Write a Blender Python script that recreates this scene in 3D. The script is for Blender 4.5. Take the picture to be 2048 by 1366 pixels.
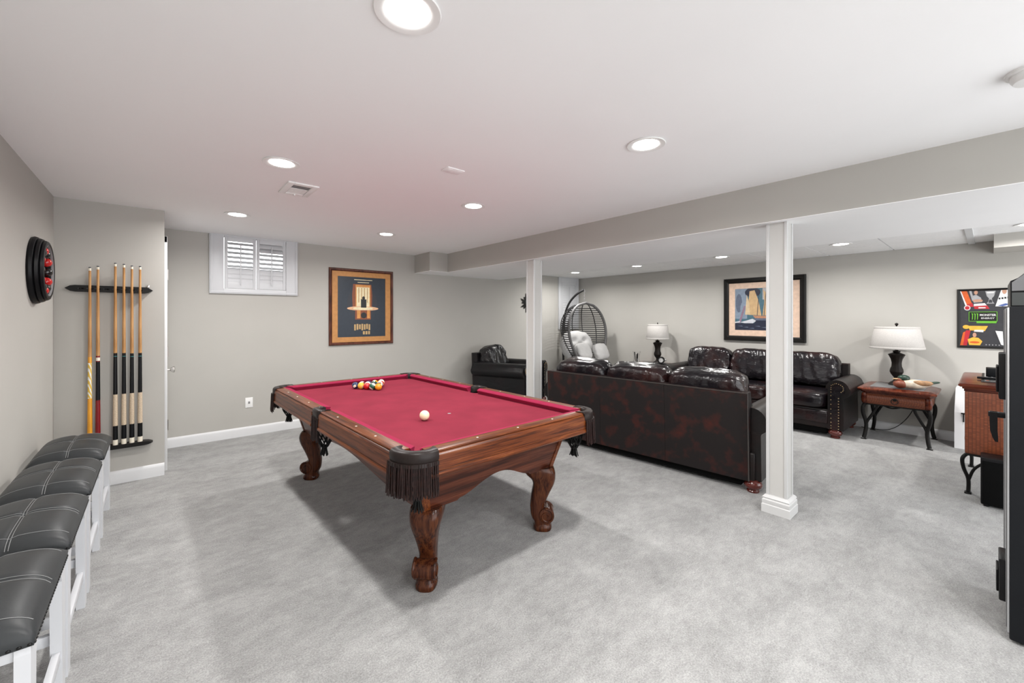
import bpy, bmesh, math, random
from mathutils import Vector, Matrix, noise
PI = math.pi
R = math.radians
random.seed(7)
for o in list(bpy.data.objects):
    bpy.data.objects.remove(o, do_unlink=True)
SC = bpy.context.scene
COL = SC.collection

# ------------------------------------------------------------------ camera, world, exposure
S = 0.92                       # everything below is laid out at 1/0.92 of true size and brought to true size at the end
CAM_H = 1.45
FPX = 823.0
cam_d = bpy.data.cameras.new('camera')
cam = bpy.data.objects.new('camera', cam_d)
COL.objects.link(cam)
cam_d.sensor_width = 36.0
cam_d.lens = 36.0 * FPX / 2048.0
cam_d.shift_y = -(683.0 - 635.0) / 2048.0
cam_d.clip_start = 0.02
cam.location = (0, 0, CAM_H)
cam.rotation_euler = (R(90), 0, -R(40.76))
SC.camera = cam

world = bpy.data.worlds.new('daylight_fill')
SC.world = world
world.use_nodes = True
world.node_tree.nodes['Background'].inputs[0].default_value = (0.97, 0.985, 1.0, 1)
world.node_tree.nodes['Background'].inputs[1].default_value = 3.5  # raised as added fill light entering by the unbuilt end behind the camera
SC.view_settings.view_transform = 'Standard'
SC.view_settings.look = 'None'
SC.view_settings.gamma = 1.0
SC.view_settings.exposure = 0.22
SC.view_settings.use_curve_mapping = False
SC.cycles.max_bounces = 8
SC.cycles.glossy_bounces = 3
SC.cycles.caustics_reflective = False
SC.cycles.caustics_refractive = False
CAN_POWER = 15.5
CAN_COLOR = (1.0, 0.982, 0.955)

# ------------------------------------------------------------------ materials
M = {}
def nt(name):
    m = bpy.data.materials.new(name)
    m.use_nodes = True
    t = m.node_tree
    b = t.nodes['Principled BSDF']
    M[name] = m
    return m, t, b
def N(t, kind, **kw):
    n = t.nodes.new(kind)
    for k, v in kw.items():
        if k in n.inputs:
            n.inputs[k].default_value = v
        else:
            setattr(n, k, v)
    return n
def coords(t, scale=(1, 1, 1), out='Object'):
    tc = N(t, 'ShaderNodeTexCoord')
    mp = N(t, 'ShaderNodeMapping')
    mp.inputs['Scale'].default_value = scale
    t.links.new(tc.outputs[out], mp.inputs['Vector'])
    return mp.outputs['Vector']
def ramp(t, fac, stops):
    r = N(t, 'ShaderNodeValToRGB')
    e = r.color_ramp.elements
    e[0].position, e[0].color = stops[0][0], (*stops[0][1], 1)
    e[1].position, e[1].color = stops[-1][0], (*stops[-1][1], 1)
    for p, c in stops[1:-1]:
        k = e.new(p); k.color = (*c, 1)
    t.links.new(fac, r.inputs['Fac'])
    return r.outputs['Color']
def bump(t, b, fac, strength, dist=0.01):
    n = N(t, 'ShaderNodeBump')
    n.inputs['Strength'].default_value = strength
    n.inputs['Distance'].default_value = dist
    t.links.new(fac, n.inputs['Height'])
    t.links.new(n.outputs['Normal'], b.inputs['Normal'])
    return n
def plain(name, c, rough=0.5, metal=0.0, var=0.06, scale=8.0, bmp=0.0, bscale=60.0, spec=0.5, coat=0.0):
    """one colour with a little procedural unevenness"""
    m, t, b = nt(name)
    v = coords(t)
    n = N(t, 'ShaderNodeTexNoise', Scale=scale, Detail=4.0)
    t.links.new(v, n.inputs['Vector'])
    lo = tuple(x * (1 - var) for x in c); hi = tuple(min(1, x * (1 + var)) for x in c)
    t.links.new(ramp(t, n.outputs['Fac'], [(0.3, lo), (0.7, hi)]), b.inputs['Base Color'])
    b.inputs['Roughness'].default_value = rough
    b.inputs['Metallic'].default_value = metal
    b.inputs['Specular IOR Level'].default_value = spec
    b.inputs['Coat Weight'].default_value = coat
    b.inputs['Coat Roughness'].default_value = 0.15
    if bmp:
        n2 = N(t, 'ShaderNodeTexNoise', Scale=bscale, Detail=3.0)
        t.links.new(v, n2.inputs['Vector'])
        bump(t, b, n2.outputs['Fac'], bmp, 0.003)
    return m
def wood(name, dark, mid, light, axis='x', rough=0.32, scale=1.0, coat=0.06, spec=0.22, ring=0.22):
    """open-grained wood, streaks run along the axis"""
    m, t, b = nt(name)
    k = {'x': (3.5, 95, 95), 'y': (95, 3.5, 95), 'z': (95, 95, 3.5)}[axis]
    v = coords(t, tuple(a * scale for a in k))
    n = N(t, 'ShaderNodeTexNoise', Scale=1.0, Detail=6.0, Roughness=0.62, Distortion=0.9)
    t.links.new(v, n.inputs['Vector'])
    k2 = {'x': (0.6, 5, 5), 'y': (5, 0.6, 5), 'z': (5, 5, 0.6)}[axis]
    v2 = coords(t, tuple(a * scale for a in k2))
    w = N(t, 'ShaderNodeTexWave', Scale=1.6, Distortion=7.0, Detail=3.0)
    w.wave_type = 'RINGS'
    t.links.new(v2, w.inputs['Vector'])
    mx = N(t, 'ShaderNodeMath', operation='MULTIPLY_ADD')
    t.links.new(w.outputs['Fac'], mx.inputs[0]); mx.inputs[1].default_value = ring
    t.links.new(n.outputs['Fac'], mx.inputs[2])
    t.links.new(ramp(t, mx.outputs[0], [(0.36 + ring * .3, dark), (0.50 + ring * .5, mid), (0.72 + ring * .6, light)]), b.inputs['Base Color'])
    b.inputs['Roughness'].default_value = rough
    b.inputs['Coat Weight'].default_value = coat
    b.inputs['Coat Roughness'].default_value = 0.2
    b.inputs['Specular IOR Level'].default_value = spec
    bump(t, b, n.outputs['Fac'], 0.12, 0.002)
    return m
def leather(name, base, tint, rough=0.3, wr=0.35, wscale=(9, 9, 9), mott=3.5, lo=0.45, hi=0.75, spec=0.4):
    m, t, b = nt(name)
    v = coords(t)
    n = N(t, 'ShaderNodeTexNoise', Scale=mott, Detail=3.0, Roughness=0.6)
    t.links.new(v, n.inputs['Vector'])
    t.links.new(ramp(t, n.outputs['Fac'], [(lo, base), (hi, tint)]), b.inputs['Base Color'])
    v2 = coords(t, wscale)
    n2 = N(t, 'ShaderNodeTexNoise', Scale=1.0, Detail=4.0, Roughness=0.55, Distortion=1.2)
    t.links.new(v2, n2.inputs['Vector'])
    bump(t, b, n2.outputs['Fac'], wr, 0.03)
    b.inputs['Roughness'].default_value = rough
    b.inputs['Specular IOR Level'].default_value = spec
    return m

def carpet():
    m, t, b = nt('carpet')
    v = coords(t)
    va = coords(t, (0.9, 1.4, 1.0))
    n1 = N(t, 'ShaderNodeTexNoise', Scale=3.6, Detail=6.0, Roughness=0.70, Distortion=0.35)
    t.links.new(va, n1.inputs['Vector'])
    n2 = N(t, 'ShaderNodeTexNoise', Scale=150.0, Detail=3.0, Roughness=0.75)
    t.links.new(v, n2.inputs['Vector'])
    n3 = N(t, 'ShaderNodeTexNoise', Scale=17.0, Detail=6.0, Roughness=0.75, Distortion=0.2)
    t.links.new(va, n3.inputs['Vector'])
    a = N(t, 'ShaderNodeMath', operation='MULTIPLY_ADD'); a.inputs[1].default_value = 1.0
    w1 = N(t, 'ShaderNodeMath', operation='MULTIPLY'); w1.inputs[1].default_value = 0.6
    t.links.new(n1.outputs['Fac'], w1.inputs[0])
    t.links.new(n2.outputs['Fac'], a.inputs[0]); t.links.new(w1.outputs[0], a.inputs[2])
    c = N(t, 'ShaderNodeMath', operation='MULTIPLY_ADD'); c.inputs[1].default_value = 0.5
    t.links.new(n3.outputs['Fac'], c.inputs[0]); t.links.new(a.outputs[0], c.inputs[2])
    half = N(t, 'ShaderNodeMath', operation='MULTIPLY'); half.inputs[1].default_value = 0.5
    t.links.new(c.outputs[0], half.inputs[0])
    t.links.new(ramp(t, half.outputs[0], [(0.36, (0.17, 0.169, 0.166)), (0.525, (0.325, 0.324, 0.320)), (0.69, (0.50, 0.498, 0.492))]), b.inputs['Base Color'])
    b.inputs['Roughness'].default_value = 1.0
    b.inputs['Specular IOR Level'].default_value = 0.05
    b.inputs['Sheen Weight'].default_value = 0.15
    bump(t, b, n2.outputs['Fac'], 0.55, 0.010)
carpet()
plain('wall_paint', (0.462, 0.448, 0.418), 0.85, var=0.015, scale=3, bmp=0.05, bscale=120, spec=0.2)
plain('ceiling_white', (0.945, 0.945, 0.95), 0.9, var=0.012, scale=2, bmp=0.04, bscale=90, spec=0.2)
plain('trim_white', (0.68, 0.685, 0.695), 0.4, var=0.01)
plain('post_cream', (0.52, 0.513, 0.495), 0.4, var=0.01)
plain('post_trim', (0.58, 0.58, 0.578), 0.4, var=0.01)
plain('tile_white', (0.86, 0.865, 0.87), 0.95, var=0.03, scale=45, bmp=0.35, bscale=140, spec=0.1)
plain('tee_grey', (0.60, 0.61, 0.62), 0.5, var=0.02)
plain('shutter_white', (0.62, 0.63, 0.65), 0.4, var=0.01)
plain('plastic_white', (0.85, 0.85, 0.84), 0.35, var=0.01)
plain('vent_dark', (0.23, 0.23, 0.235), 0.7)
plain('dark_slot', (0.03, 0.03, 0.03), 0.8)
plain('steel', (0.62, 0.60, 0.57), 0.28, metal=1.0, var=0.03)
plain('chrome', (0.85, 0.85, 0.86), 0.12, metal=1.0, var=0.02)
plain('felt_red', (0.200, 0.021, 0.039), 0.95, var=0.10, scale=6, bmp=0.12, bscale=350, spec=0.1)
plain('cushion_red', (0.25, 0.013, 0.047), 0.9, var=0.06, scale=20, bmp=0.1, bscale=350, spec=0.15)
plain('pocket_leather', (0.016, 0.011, 0.010), 0.38, spec=0.22, var=0.15, scale=30, bmp=0.12, bscale=220)
plain('fringe_brown', (0.016, 0.006, 0.005), 0.45, spec=0.22, var=0.6, scale=70)
plain('net_black', (0.005, 0.005, 0.005), 0.7, spec=0.22, var=0.2)
plain('sight_pearl', (0.86, 0.80, 0.66), 0.25, var=0.05)
OAK = ((0.040, 0.010, 0.0035), (0.110, 0.027, 0.0075), (0.200, 0.062, 0.018))
OAKB = ((0.030, 0.008, 0.0045), (0.075, 0.019, 0.009), (0.125, 0.037, 0.018))
wood('oak_rail_y', *OAK, 'y', ring=0.12)
wood('oak_rail_x', *OAK, 'x', ring=0.12)
wood('oak_body_x', *OAKB, 'x', ring=0.22)
wood('oak_body_y', *OAKB, 'y', ring=0.22)
wood('oak_leg', (0.020, 0.005, 0.003), (0.060, 0.017, 0.007), (0.120, 0.038, 0.014), 'z', rough=0.22, ring=0.10)
wood('mahogany', (0.040, 0.008, 0.005), (0.105, 0.022, 0.011), (0.165, 0.043, 0.020), 'y', rough=0.22, scale=0.6)
wood('maple', (0.34, 0.165, 0.055), (0.46, 0.24, 0.09), (0.55, 0.32, 0.14), 'z', rough=0.25, scale=1.2)
wood('frame_walnut', (0.035, 0.010, 0.006), (0.085, 0.024, 0.014), (0.14, 0.045, 0.025), 'z', scale=1.5)
plain('cue_black', (0.005, 0.005, 0.006), 0.35, spec=0.22, var=0.1)
plain('cue_linen', (0.55, 0.44, 0.32), 0.8, var=0.25, scale=220)
plain('cue_yellow', (0.75, 0.33, 0.03), 0.25, var=0.08)
plain('cue_red', (0.20, 0.008, 0.010), 0.25, var=0.1)
plain('cue_ivory', (0.80, 0.74, 0.62), 0.3)
plain('cue_teal', (0.05, 0.25, 0.26), 0.3)
plain('cue_tip', (0.03, 0.04, 0.06), 0.9)
plain('rack_black', (0.006, 0.005, 0.0045), 0.4, spec=0.22, var=0.2)
plain('vinyl_grey', (0.036, 0.0385, 0.0405), 0.40, spec=0.22, var=0.05, bmp=0.05, bscale=160)
plain('stitch_grey', (0.24, 0.245, 0.245), 0.6)
plain('nail_black', (0.010, 0.010, 0.010), 0.3, metal=0.4)
plain('stool_white', (0.62, 0.63, 0.655), 0.35, var=0.01)
leather('sofa_back', (0.013, 0.0105, 0.0105), (0.060, 0.014, 0.010), 0.5, 0.05, mott=7.5, lo=0.50, hi=0.80, spec=0.18)
leather('sofa_cushion', (0.007, 0.0055, 0.0075), (0.034, 0.010, 0.008), 0.22, 0.28, (8, 8, 14), mott=2.6, spec=0.42)
leather('sofa_arm', (0.011, 0.010, 0.010), (0.022, 0.010, 0.009), 0.36, 0.12, (12, 4, 12), mott=3.0, spec=0.28)
leather('chair_leather', (0.009, 0.009, 0.010), (0.014, 0.009, 0.010), 0.30, 0.3, (10, 4, 10), mott=3.0, spec=0.3)
leather('chair_cushion', (0.007, 0.007, 0.0085), (0.013, 0.010, 0.012), 0.20, 0.3, (22, 5, 5), mott=3.0, spec=0.6)
plain('nailhead', (0.42, 0.30, 0.16), 0.3, metal=1.0)
plain('foot_wood', (0.085, 0.012, 0.008), 0.2, var=0.3, coat=0.4)
plain('under_black', (0.004, 0.004, 0.004), 0.9, spec=0.1)
plain('piping_dark', (0.045, 0.038, 0.035), 0.4)
plain('iron_black', (0.008, 0.0075, 0.007), 0.5, spec=0.22, var=0.2)
plain('lamp_bronze', (0.012, 0.009, 0.0075), 0.45, spec=0.22, metal=0.2, var=0.3, scale=20)
plain('rattan_grey', (0.10, 0.098, 0.098), 0.55, var=0.25, scale=60, bmp=0.3, bscale=180)
plain('rattan_black', (0.012, 0.012, 0.013), 0.5, var=0.2)
plain('canvas_grey', (0.44, 0.435, 0.43), 0.9, var=0.05, bmp=0.25, bscale=14)
plain('slate', (0.15, 0.15, 0.155), 0.3, var=0.3, scale=12)
plain('pot_black', (0.005, 0.005, 0.006), 0.4, spec=0.22)
plain('cabinet_black', (0.006, 0.007, 0.009), 0.5, spec=0.22, var=0.1)
plain('brushed_silver', (0.55, 0.555, 0.57), 0.35, metal=0.8, var=0.03)
plain('screen_grey', (0.14, 0.14, 0.145), 0.15, var=0.03)
plain('white_panel', (0.86, 0.86, 0.87), 0.35, var=0.01)
plain('frame_black', (0.008, 0.0075, 0.007), 0.4, spec=0.22, var=0.2)
plain('glass_dark', (0.05, 0.055, 0.055), 0.05, var=0.1)
def wicker(name, c1, c2, sc):
    m, t, b = nt(name)
    v = coords(t, (sc, sc, sc))
    ck = N(t, 'ShaderNodeTexBrick', Scale=1.0)
    ck.inputs['Color1'].default_value = (*c1, 1); ck.inputs['Color2'].default_value = (*c2, 1)
    ck.inputs['Mortar'].default_value = (c1[0] * .35, c1[1] * .35, c1[2] * .35, 1)
    ck.inputs['Mortar Size'].default_value = 0.05; ck.offset = 0.0
    ck.inputs['Brick Width'].default_value = 0.5; ck.inputs['Row Height'].default_value = 0.28
    sw = N(t, 'ShaderNodeSeparateXYZ'); cb = N(t, 'ShaderNodeCombineXYZ')
    ad = N(t, 'ShaderNodeMath', operation='ADD')
    t.links.new(v, sw.inputs[0]); t.links.new(sw.outputs['X'], ad.inputs[0]); t.links.new(sw.outputs['Y'], ad.inputs[1])
    t.links.new(ad.outputs[0], cb.inputs['X']); t.links.new(sw.outputs['Z'], cb.inputs['Y'])
    t.links.new(cb.outputs[0], ck.inputs['Vector'])
    t.links.new(ck.outputs['Color'], b.inputs['Base Color'])
    b.inputs['Roughness'].default_value = 0.45
    bump(t, b, ck.outputs['Fac'], -0.5, 0.004)
wicker('wicker', (0.30, 0.080, 0.030), (0.20, 0.048, 0.018), 26.0)
def shade():
    m, t, b = nt('lamp_linen')
    v = coords(t, (90, 90, 220))
    n = N(t, 'ShaderNodeTexNoise', Scale=1.0, Detail=2.0)
    t.links.new(v, n.inputs['Vector'])
    t.links.new(ramp(t, n.outputs['Fac'], [(0.3, (0.46, 0.44, 0.42)), (0.7, (0.53, 0.51, 0.49))]), b.inputs['Base Color'])
    b.inputs['Roughness'].default_value = 0.9
    b.inputs['Specular IOR Level'].default_value = 0.1
    b.inputs['Transmission Weight'].default_value = 0.0
    b.inputs['Subsurface Weight'].default_value = 0.0
shade()
def glass(name, c=(1, 1, 1), rough=0.0):
    m, t, b = nt(name)
    n = N(t, 'ShaderNodeTexNoise', Scale=3.0)
    t.links.new(ramp(t, n.outputs['Fac'], [(0.2, tuple(x * .97 for x in c)), (0.8, c)]), b.inputs['Base Color'])
    b.inputs['Transmission Weight'].default_value = 1.0
    b.inputs['Roughness'].default_value = rough
    b.inputs['IOR'].default_value = 1.45
glass('clear_glass')
def emit(name, c, s):
    m, t, b = nt(name)
    n = N(t, 'ShaderNodeTexNoise', Scale=2.0)
    t.links.new(ramp(t, n.outputs['Fac'], [(0.0, c), (1.0, c)]), b.inputs['Emission Color'])
    b.inputs['Base Color'].default_value = (0.9, 0.9, 0.9, 1)
    b.inputs['Emission Strength'].default_value = s
emit('lens_glow', (1.0, 0.97, 0.93), 14.0)
def flat(name, c, rough=0.35):
    return plain(name, c, rough, var=0.10, scale=25)

# ------------------------------------------------------------------ mesh helpers
def box(bm, x0, x1, y0, y1, z0, z1, bev=0.0, seg=2):
    lo = Vector((min(x0, x1), min(y0, y1), min(z0, z1))); hi = Vector((max(x0, x1), max(y0, y1), max(z0, z1)))
    r = bmesh.ops.create_cube(bm, size=1.0)
    for v in r['verts']:
        v.co = Vector([lo[i] + (v.co[i] + .5) * (hi[i] - lo[i]) for i in range(3)])
    if bev:
        es = set()
        for v in r['verts']:
            es.update(v.link_edges)
        bmesh.ops.bevel(bm, geom=list(es), offset=bev, segments=seg, affect='EDGES', profile=0.5)
def quad(bm, pts):
    return bm.faces.new([bm.verts.new(p) for p in pts])
def prism(bm, poly, f0, f1):
    """poly: 2D points, f0/f1 map (a,b)->3D for the two ends"""
    a = [bm.verts.new(f0(*p)) for p in poly]; b = [bm.verts.new(f1(*p)) for p in poly]
    n = len(poly)
    bm.faces.new(a[::-1]); bm.faces.new(b)
    for i in range(n):
        bm.faces.new((a[i], a[(i + 1) % n], b[(i + 1) % n], b[i]))
def extrude_z(bm, poly, z0, z1):
    prism(bm, poly, lambda x, y: (x, y, z0), lambda x, y: (x, y, z1))
def lathe(bm, prof, seg=24, c=(0, 0, 0), axis='z', cap=True):
    rings = []
    for r, z in prof:
        ring = []
        for i in range(seg):
            a = 2 * PI * i / seg
            p = (r * math.cos(a), r * math.sin(a), z)
            if axis == 'x': p = (p[2], p[0], p[1])
            if axis == 'y': p = (p[0], p[2], p[1])
            ring.append(bm.verts.new((p[0] + c[0], p[1] + c[1], p[2] + c[2])))
        rings.append(ring)
    for k in range(len(rings) - 1):
        for i in range(seg):
            bm.faces.new((rings[k][i], rings[k][(i + 1) % seg], rings[k + 1][(i + 1) % seg], rings[k + 1][i]))
    if cap:
        bm.faces.new(rings[0][::-1]); bm.faces.new(rings[-1])
def tube(bm, pts, r, seg=8, closed=False, cap=True):
    pts = [Vector(p) for p in pts]; n = len(pts)
    rad = r if isinstance(r, (list, tuple)) else [r] * n
    rings = []; up = None
    for i in range(n):
        if closed:
            t = pts[(i + 1) % n] - pts[i - 1]
        else:
            t = pts[min(i + 1, n - 1)] - pts[max(i - 1, 0)]
        if t.length < 1e-9: t = Vector((0, 0, 1))
        t.normalize()
        if up is None:
            up = Vector((0, 0, 1)) if abs(t.z) < .9 else Vector((1, 0, 0))
        u = up - t * up.dot(t)
        if u.length < 1e-6: u = t.orthogonal()
        u.normalize(); w = t.cross(u); up = u
        rings.append([bm.verts.new(pts[i] + (u * math.cos(2 * PI * k / seg) + w * math.sin(2 * PI * k / seg)) * rad[i]) for k in range(seg)])
    m = n if closed else n - 1
    for i in range(m):
        a, b = rings[i], rings[(i + 1) % n]
        for k in range(seg):
            bm.faces.new((a[k], a[(k + 1) % seg], b[(k + 1) % seg], b[k]))
    if cap and not closed:
        bm.faces.new(rings[0][::-1]); bm.faces.new(rings[-1])
def loft(bm, rings, cap=True, closed=False):
    vs = [[bm.verts.new(p) for p in r] for r in rings]; n = len(vs[0])
    for a, b in zip(vs[:-1], vs[1:]):
        for k in range(n):
            bm.faces.new((a[k], a[(k + 1) % n], b[(k + 1) % n], b[k]))
    if cap:
        bm.faces.new(vs[0][::-1]); bm.faces.new(vs[-1])
def pillow(bm, c, h, e=4.0, cuts=14, fn=None):
    """soft rounded block, centre c, half sizes h"""
    n = cuts + 1; vs = {}
    def vert(p):
        k = tuple(round(x * n) for x in p)
        if k not in vs:
            q = Vector(p)
            mx = max(abs(q.x), abs(q.y), abs(q.z))
            q = q * (mx / (abs(q.x) ** e + abs(q.y) ** e + abs(q.z) ** e) ** (1 / e))
            if fn: q = fn(q)
            vs[k] = bm.verts.new((c[0] + q.x * h[0], c[1] + q.y * h[1], c[2] + q.z * h[2]))
        return vs[k]
    for ax in range(3):
        for sg in (-1, 1):
            for i in range(n):
                for j in range(n):
                    f = []
                    for di, dj in ((0, 0), (1, 0), (1, 1), (0, 1)):
                        p = [0, 0, 0]; p[ax] = sg; p[(ax + 1) % 3] = -1 + 2 * (i + di) / n; p[(ax + 2) % 3] = -1 + 2 * (j + dj) / n
                        f.append(vert(p))
                    bm.faces.new(f)
def catmull(pts, sub=6, closed=False):
    pts = [Vector(p) for p in pts]; n = len(pts); out = []
    rng = range(n) if closed else range(n - 1)
    for i in rng:
        if closed: p0, p1, p2, p3 = pts[i - 1], pts[i], pts[(i + 1) % n], pts[(i + 2) % n]
        else: p0, p1, p2, p3 = pts[max(i - 1, 0)], pts[i], pts[i + 1], pts[min(i + 2, n - 1)]
        for k in range(sub):
            t = k / sub
            out.append(0.5 * ((2 * p1) + (p2 - p0) * t + (2 * p0 - 5 * p1 + 4 * p2 - p3) * t * t + (3 * p1 - p0 - 3 * p2 + p3) * t ** 3))
    if not closed: out.append(pts[-1])
    return out
def new(): return bmesh.new()
def obj(name, bm, mat, parent=None, smooth=35, loc=None, rot=None):
    me = bpy.data.meshes.new(name)
    bmesh.ops.recalc_face_normals(bm, faces=bm.faces[:])
    bm.to_mesh(me); bm.free()
    for k in (mat if isinstance(mat, (list, tuple)) else [mat]):
        me.materials.append(M[k])
    if smooth:
        me.polygons.foreach_set('use_smooth', [True] * len(me.polygons))
        me.set_sharp_from_angle(angle=R(smooth))
    o = bpy.data.objects.new(name, me); COL.objects.link(o)
    if parent: o.parent = parent
    if loc: o.location = loc
    if rot: o.rotation_euler = rot
    return o
def tag(o, label=None, cat=None, group=None, kind=None):
    if label: o['label'] = label
    if cat: o['category'] = cat
    if group: o['group'] = group
    if kind: o['kind'] = kind
    return o
def thing(name, label, cat, loc=(0, 0, 0), rz=0.0, group=None, kind=None):
    o = bpy.data.objects.new(name, None); COL.objects.link(o)
    o.location = loc; o.rotation_euler = (0, 0, rz); o.empty_display_size = 0.1
    return tag(o, label, cat, group, kind)
def struct(name, bm, mat, label, cat, parent=None, smooth=0):
    o = obj(name, bm, mat, parent, smooth)
    if not parent: tag(o, label, cat, kind='structure')
    return o
def copy_tree(o, parent=None):
    c = o.copy(); COL.objects.link(c); c.parent = parent
    for ch in [x for x in bpy.data.objects if x.parent == o]:
        copy_tree(ch, c)
    return c
# ------------------------------------------------------------------ the room
XL, XR, YB, YC, XJ, YF = -0.64, 7.08, 5.95, 4.975, 0.05, -2.4
ZC, ZS, ZT = 2.435, 2.149, 2.305          # main ceiling, soffit underside, tiled ceiling
XB, XS = 3.40, 4.83                       # soffit from .. to
bm = new(); box(bm, XL - .1, XR + .1, YF - .1, YB + .1, -0.1, 0.0)
struct('floor', bm, 'carpet', 'mottled light grey cut pile carpet covering the whole room', 'carpet')
bm = new(); box(bm, XL - .1, XB + .05, YF - .1, YB + .1, ZC, ZC + .1)
struct('ceiling', bm, 'ceiling_white', 'smooth white ceiling above the pool table', 'ceiling')
bm = new(); box(bm, XL - .1, XL, YF - .1, YC, 0, ZC)
struct('wall_left', bm, 'wall_paint', 'greige wall beside the row of stools', 'wall')
bm = new(); box(bm, XL - .1, XJ, YC, YC + .1, 0, ZC)
struct('wall_alcove', bm, 'wall_paint', 'short greige wall behind the cue rack', 'wall')
bm = new(); box(bm, XJ - .1, XJ, YC + .1, YB, 0, ZC)
struct('wall_jog', bm, 'wall_paint', 'narrow greige return wall that holds the white door', 'wall')
W1 = (0.60, 1.257, 1.80, 2.42)      # opening of the poster wall's window
W2 = (6.50, 6.98, 1.50, 2.20)
bm = new()
xs = [XJ - .1, W1[0], W1[1], W2[0], W2[1], XR + .1]
box(bm, xs[0], xs[1], YB, YB + .1, 0, ZC)
box(bm, xs[1], xs[2], YB, YB + .1, 0, W1[2]); box(bm, xs[1], xs[2], YB, YB + .1, W1[3], ZC)
box(bm, xs[2], xs[3], YB, YB + .1, 0, ZC)
box(bm, xs[3], xs[4], YB, YB + .1, 0, W2[2]); box(bm, xs[3], xs[4], YB, YB + .1, W2[3], ZC)
box(bm, xs[4], xs[5], YB, YB + .1, 0, ZC)
struct('wall_back', bm, 'wall_paint', 'long greige back wall with the framed film poster and two shuttered windows', 'wall')
bm = new(); box(bm, XR, XR + .1, YF - .1, YB, 0, ZC)
struct('wall_right', bm, 'wall_paint', 'greige wall behind the leather sofa and sailboat picture', 'wall')
# soffit: painted sides, white underside
bm = new()
box(bm, XB, XS, YF, YB, ZS + .004, ZC)
box(bm, 3.09, XB, 5.47, YB, ZS + .004, ZC)
sof = struct('wall_soffit', bm, 'wall_paint', 'long boxed-in greige beam carried by the two white posts', 'beam')
bm = new()
extrude_z(bm, [(XB, YF), (XS, YF), (XS, YB), (3.09, YB), (3.09, 5.47), (XB, 5.47)], ZS, ZS + .004)
struct('underside', bm, 'ceiling_white', None, None, parent=sof)
bm = new(); box(bm, 6.5, XR, YF, -0.03, 2.165, ZT)
struct('wall_bulkhead', bm, 'wall_paint', 'small greige bulkhead high in the corner above the racing poster', 'beam')

# tiled ceiling
bm = new(); box(bm, XS, XR, YF, YB, ZT + .012, ZC)
tiles = struct('ceiling_tiled', bm, 'tee_grey', 'white suspended tile ceiling over the sofas', 'ceiling')
tx = [XS, 5.10, 5.76, 6.42, XR]
ty = [YF] + [0.13 + .66 * k for k in range(-3, 9)] + [YB]
ty = sorted(t for t in ty if YF <= t <= YB)
for i in range(len(tx) - 1):
    for j in range(len(ty) - 1):
        g = .004
        if tx[i] >= 6.4 and ty[j] < -.1: pass
        bm = new()
        box(bm, tx[i] + g, tx[i + 1] - g, ty[j] + g * 1.6, ty[j + 1] - g * 1.6, ZT, ZT + .014)
        struct('ceiling_tile', bm, 'tile_white', None, None, parent=tiles)
bm = new(); box(bm, XS, XR - .002, 0.105, 0.16, ZT - .014, ZT + .002, .003)
struct('cover_strip', bm, 'tee_grey', None, None, parent=tiles)

# baseboards
def base(name, label, pts):
    """pts: runs of (x0,y0,x1,y1,nx,ny) along a wall face, n = into the room"""
    bm = new()
    for x0, y0, x1, y1, nx, ny in pts:
        prof = [(0, 0), (.016, 0), (.016, .085), (.013, .098), (.006, .108), (0, .112)]
        prism(bm, prof, lambda a, b: (x0 + nx * a, y0 + ny * a, b), lambda a, b: (x1 + nx * a, y1 + ny * a, b))
    struct(name, bm, 'trim_white', label, 'baseboard', smooth=30)
base('baseboard_left', 'white baseboard along the stool wall', [(XL, YF, XL, YC, 1, 0)])
base('baseboard_alcove', 'white baseboard below the cue rack', [(XL, YC, XJ, YC, 0, -1)])
base('baseboard_back', 'white baseboard along the back wall', [(XJ, YB, XR, YB, 0, -1)])
base('baseboard_right', 'white baseboard along the sofa wall', [(XR, YF, XR, YB, -1, 0)])

# door in the return wall: casing, slab, hinges, knob (seen edge on)
d1 = thing('door_1', 'white door with steel knob seen edge on beside the cue rack wall', 'door', kind='structure')
bm = new()
box(bm, XJ, XJ + .022, YC + .115, YC + .165, 0, 2.22, .003)
box(bm, XJ, XJ + .022, YB - .10, YB - .05, 0, 2.22, .003)
box(bm, XJ, XJ + .022, YC + .115, YB - .05, 2.16, 2.22, .003)
obj('casing', bm, 'trim_white', d1)
bm = new(); box(bm, XJ - .0, XJ + .012, YC + .17, YB - .105, .01, 2.155, .002)
for z0, z1 in ((.2, .95), (1.1, 2.0)):
    box(bm, XJ + .010, XJ + .015, YC + .27, YB - .2, z0, z1, .004)
obj('slab', bm, 'trim_white', d1)
for z in (.42, 1.12, 1.86):
    bm = new(); lathe(bm, [(.008, z - .05), (.008, z + .05)], 8, (XJ + .024, YC + .168, 0))
    obj('hinge', bm, 'steel', d1)
bm = new()
lathe(bm, [(.03, 0), (.03, .006), (.011, .010), (.011, .030), (.022, .040), (.030, .056), (.030, .066), (.020, .072)], 18, (XJ + .015, YC + .42, .925), axis='x')
obj('door_knob', bm, 'steel', d1)

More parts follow.
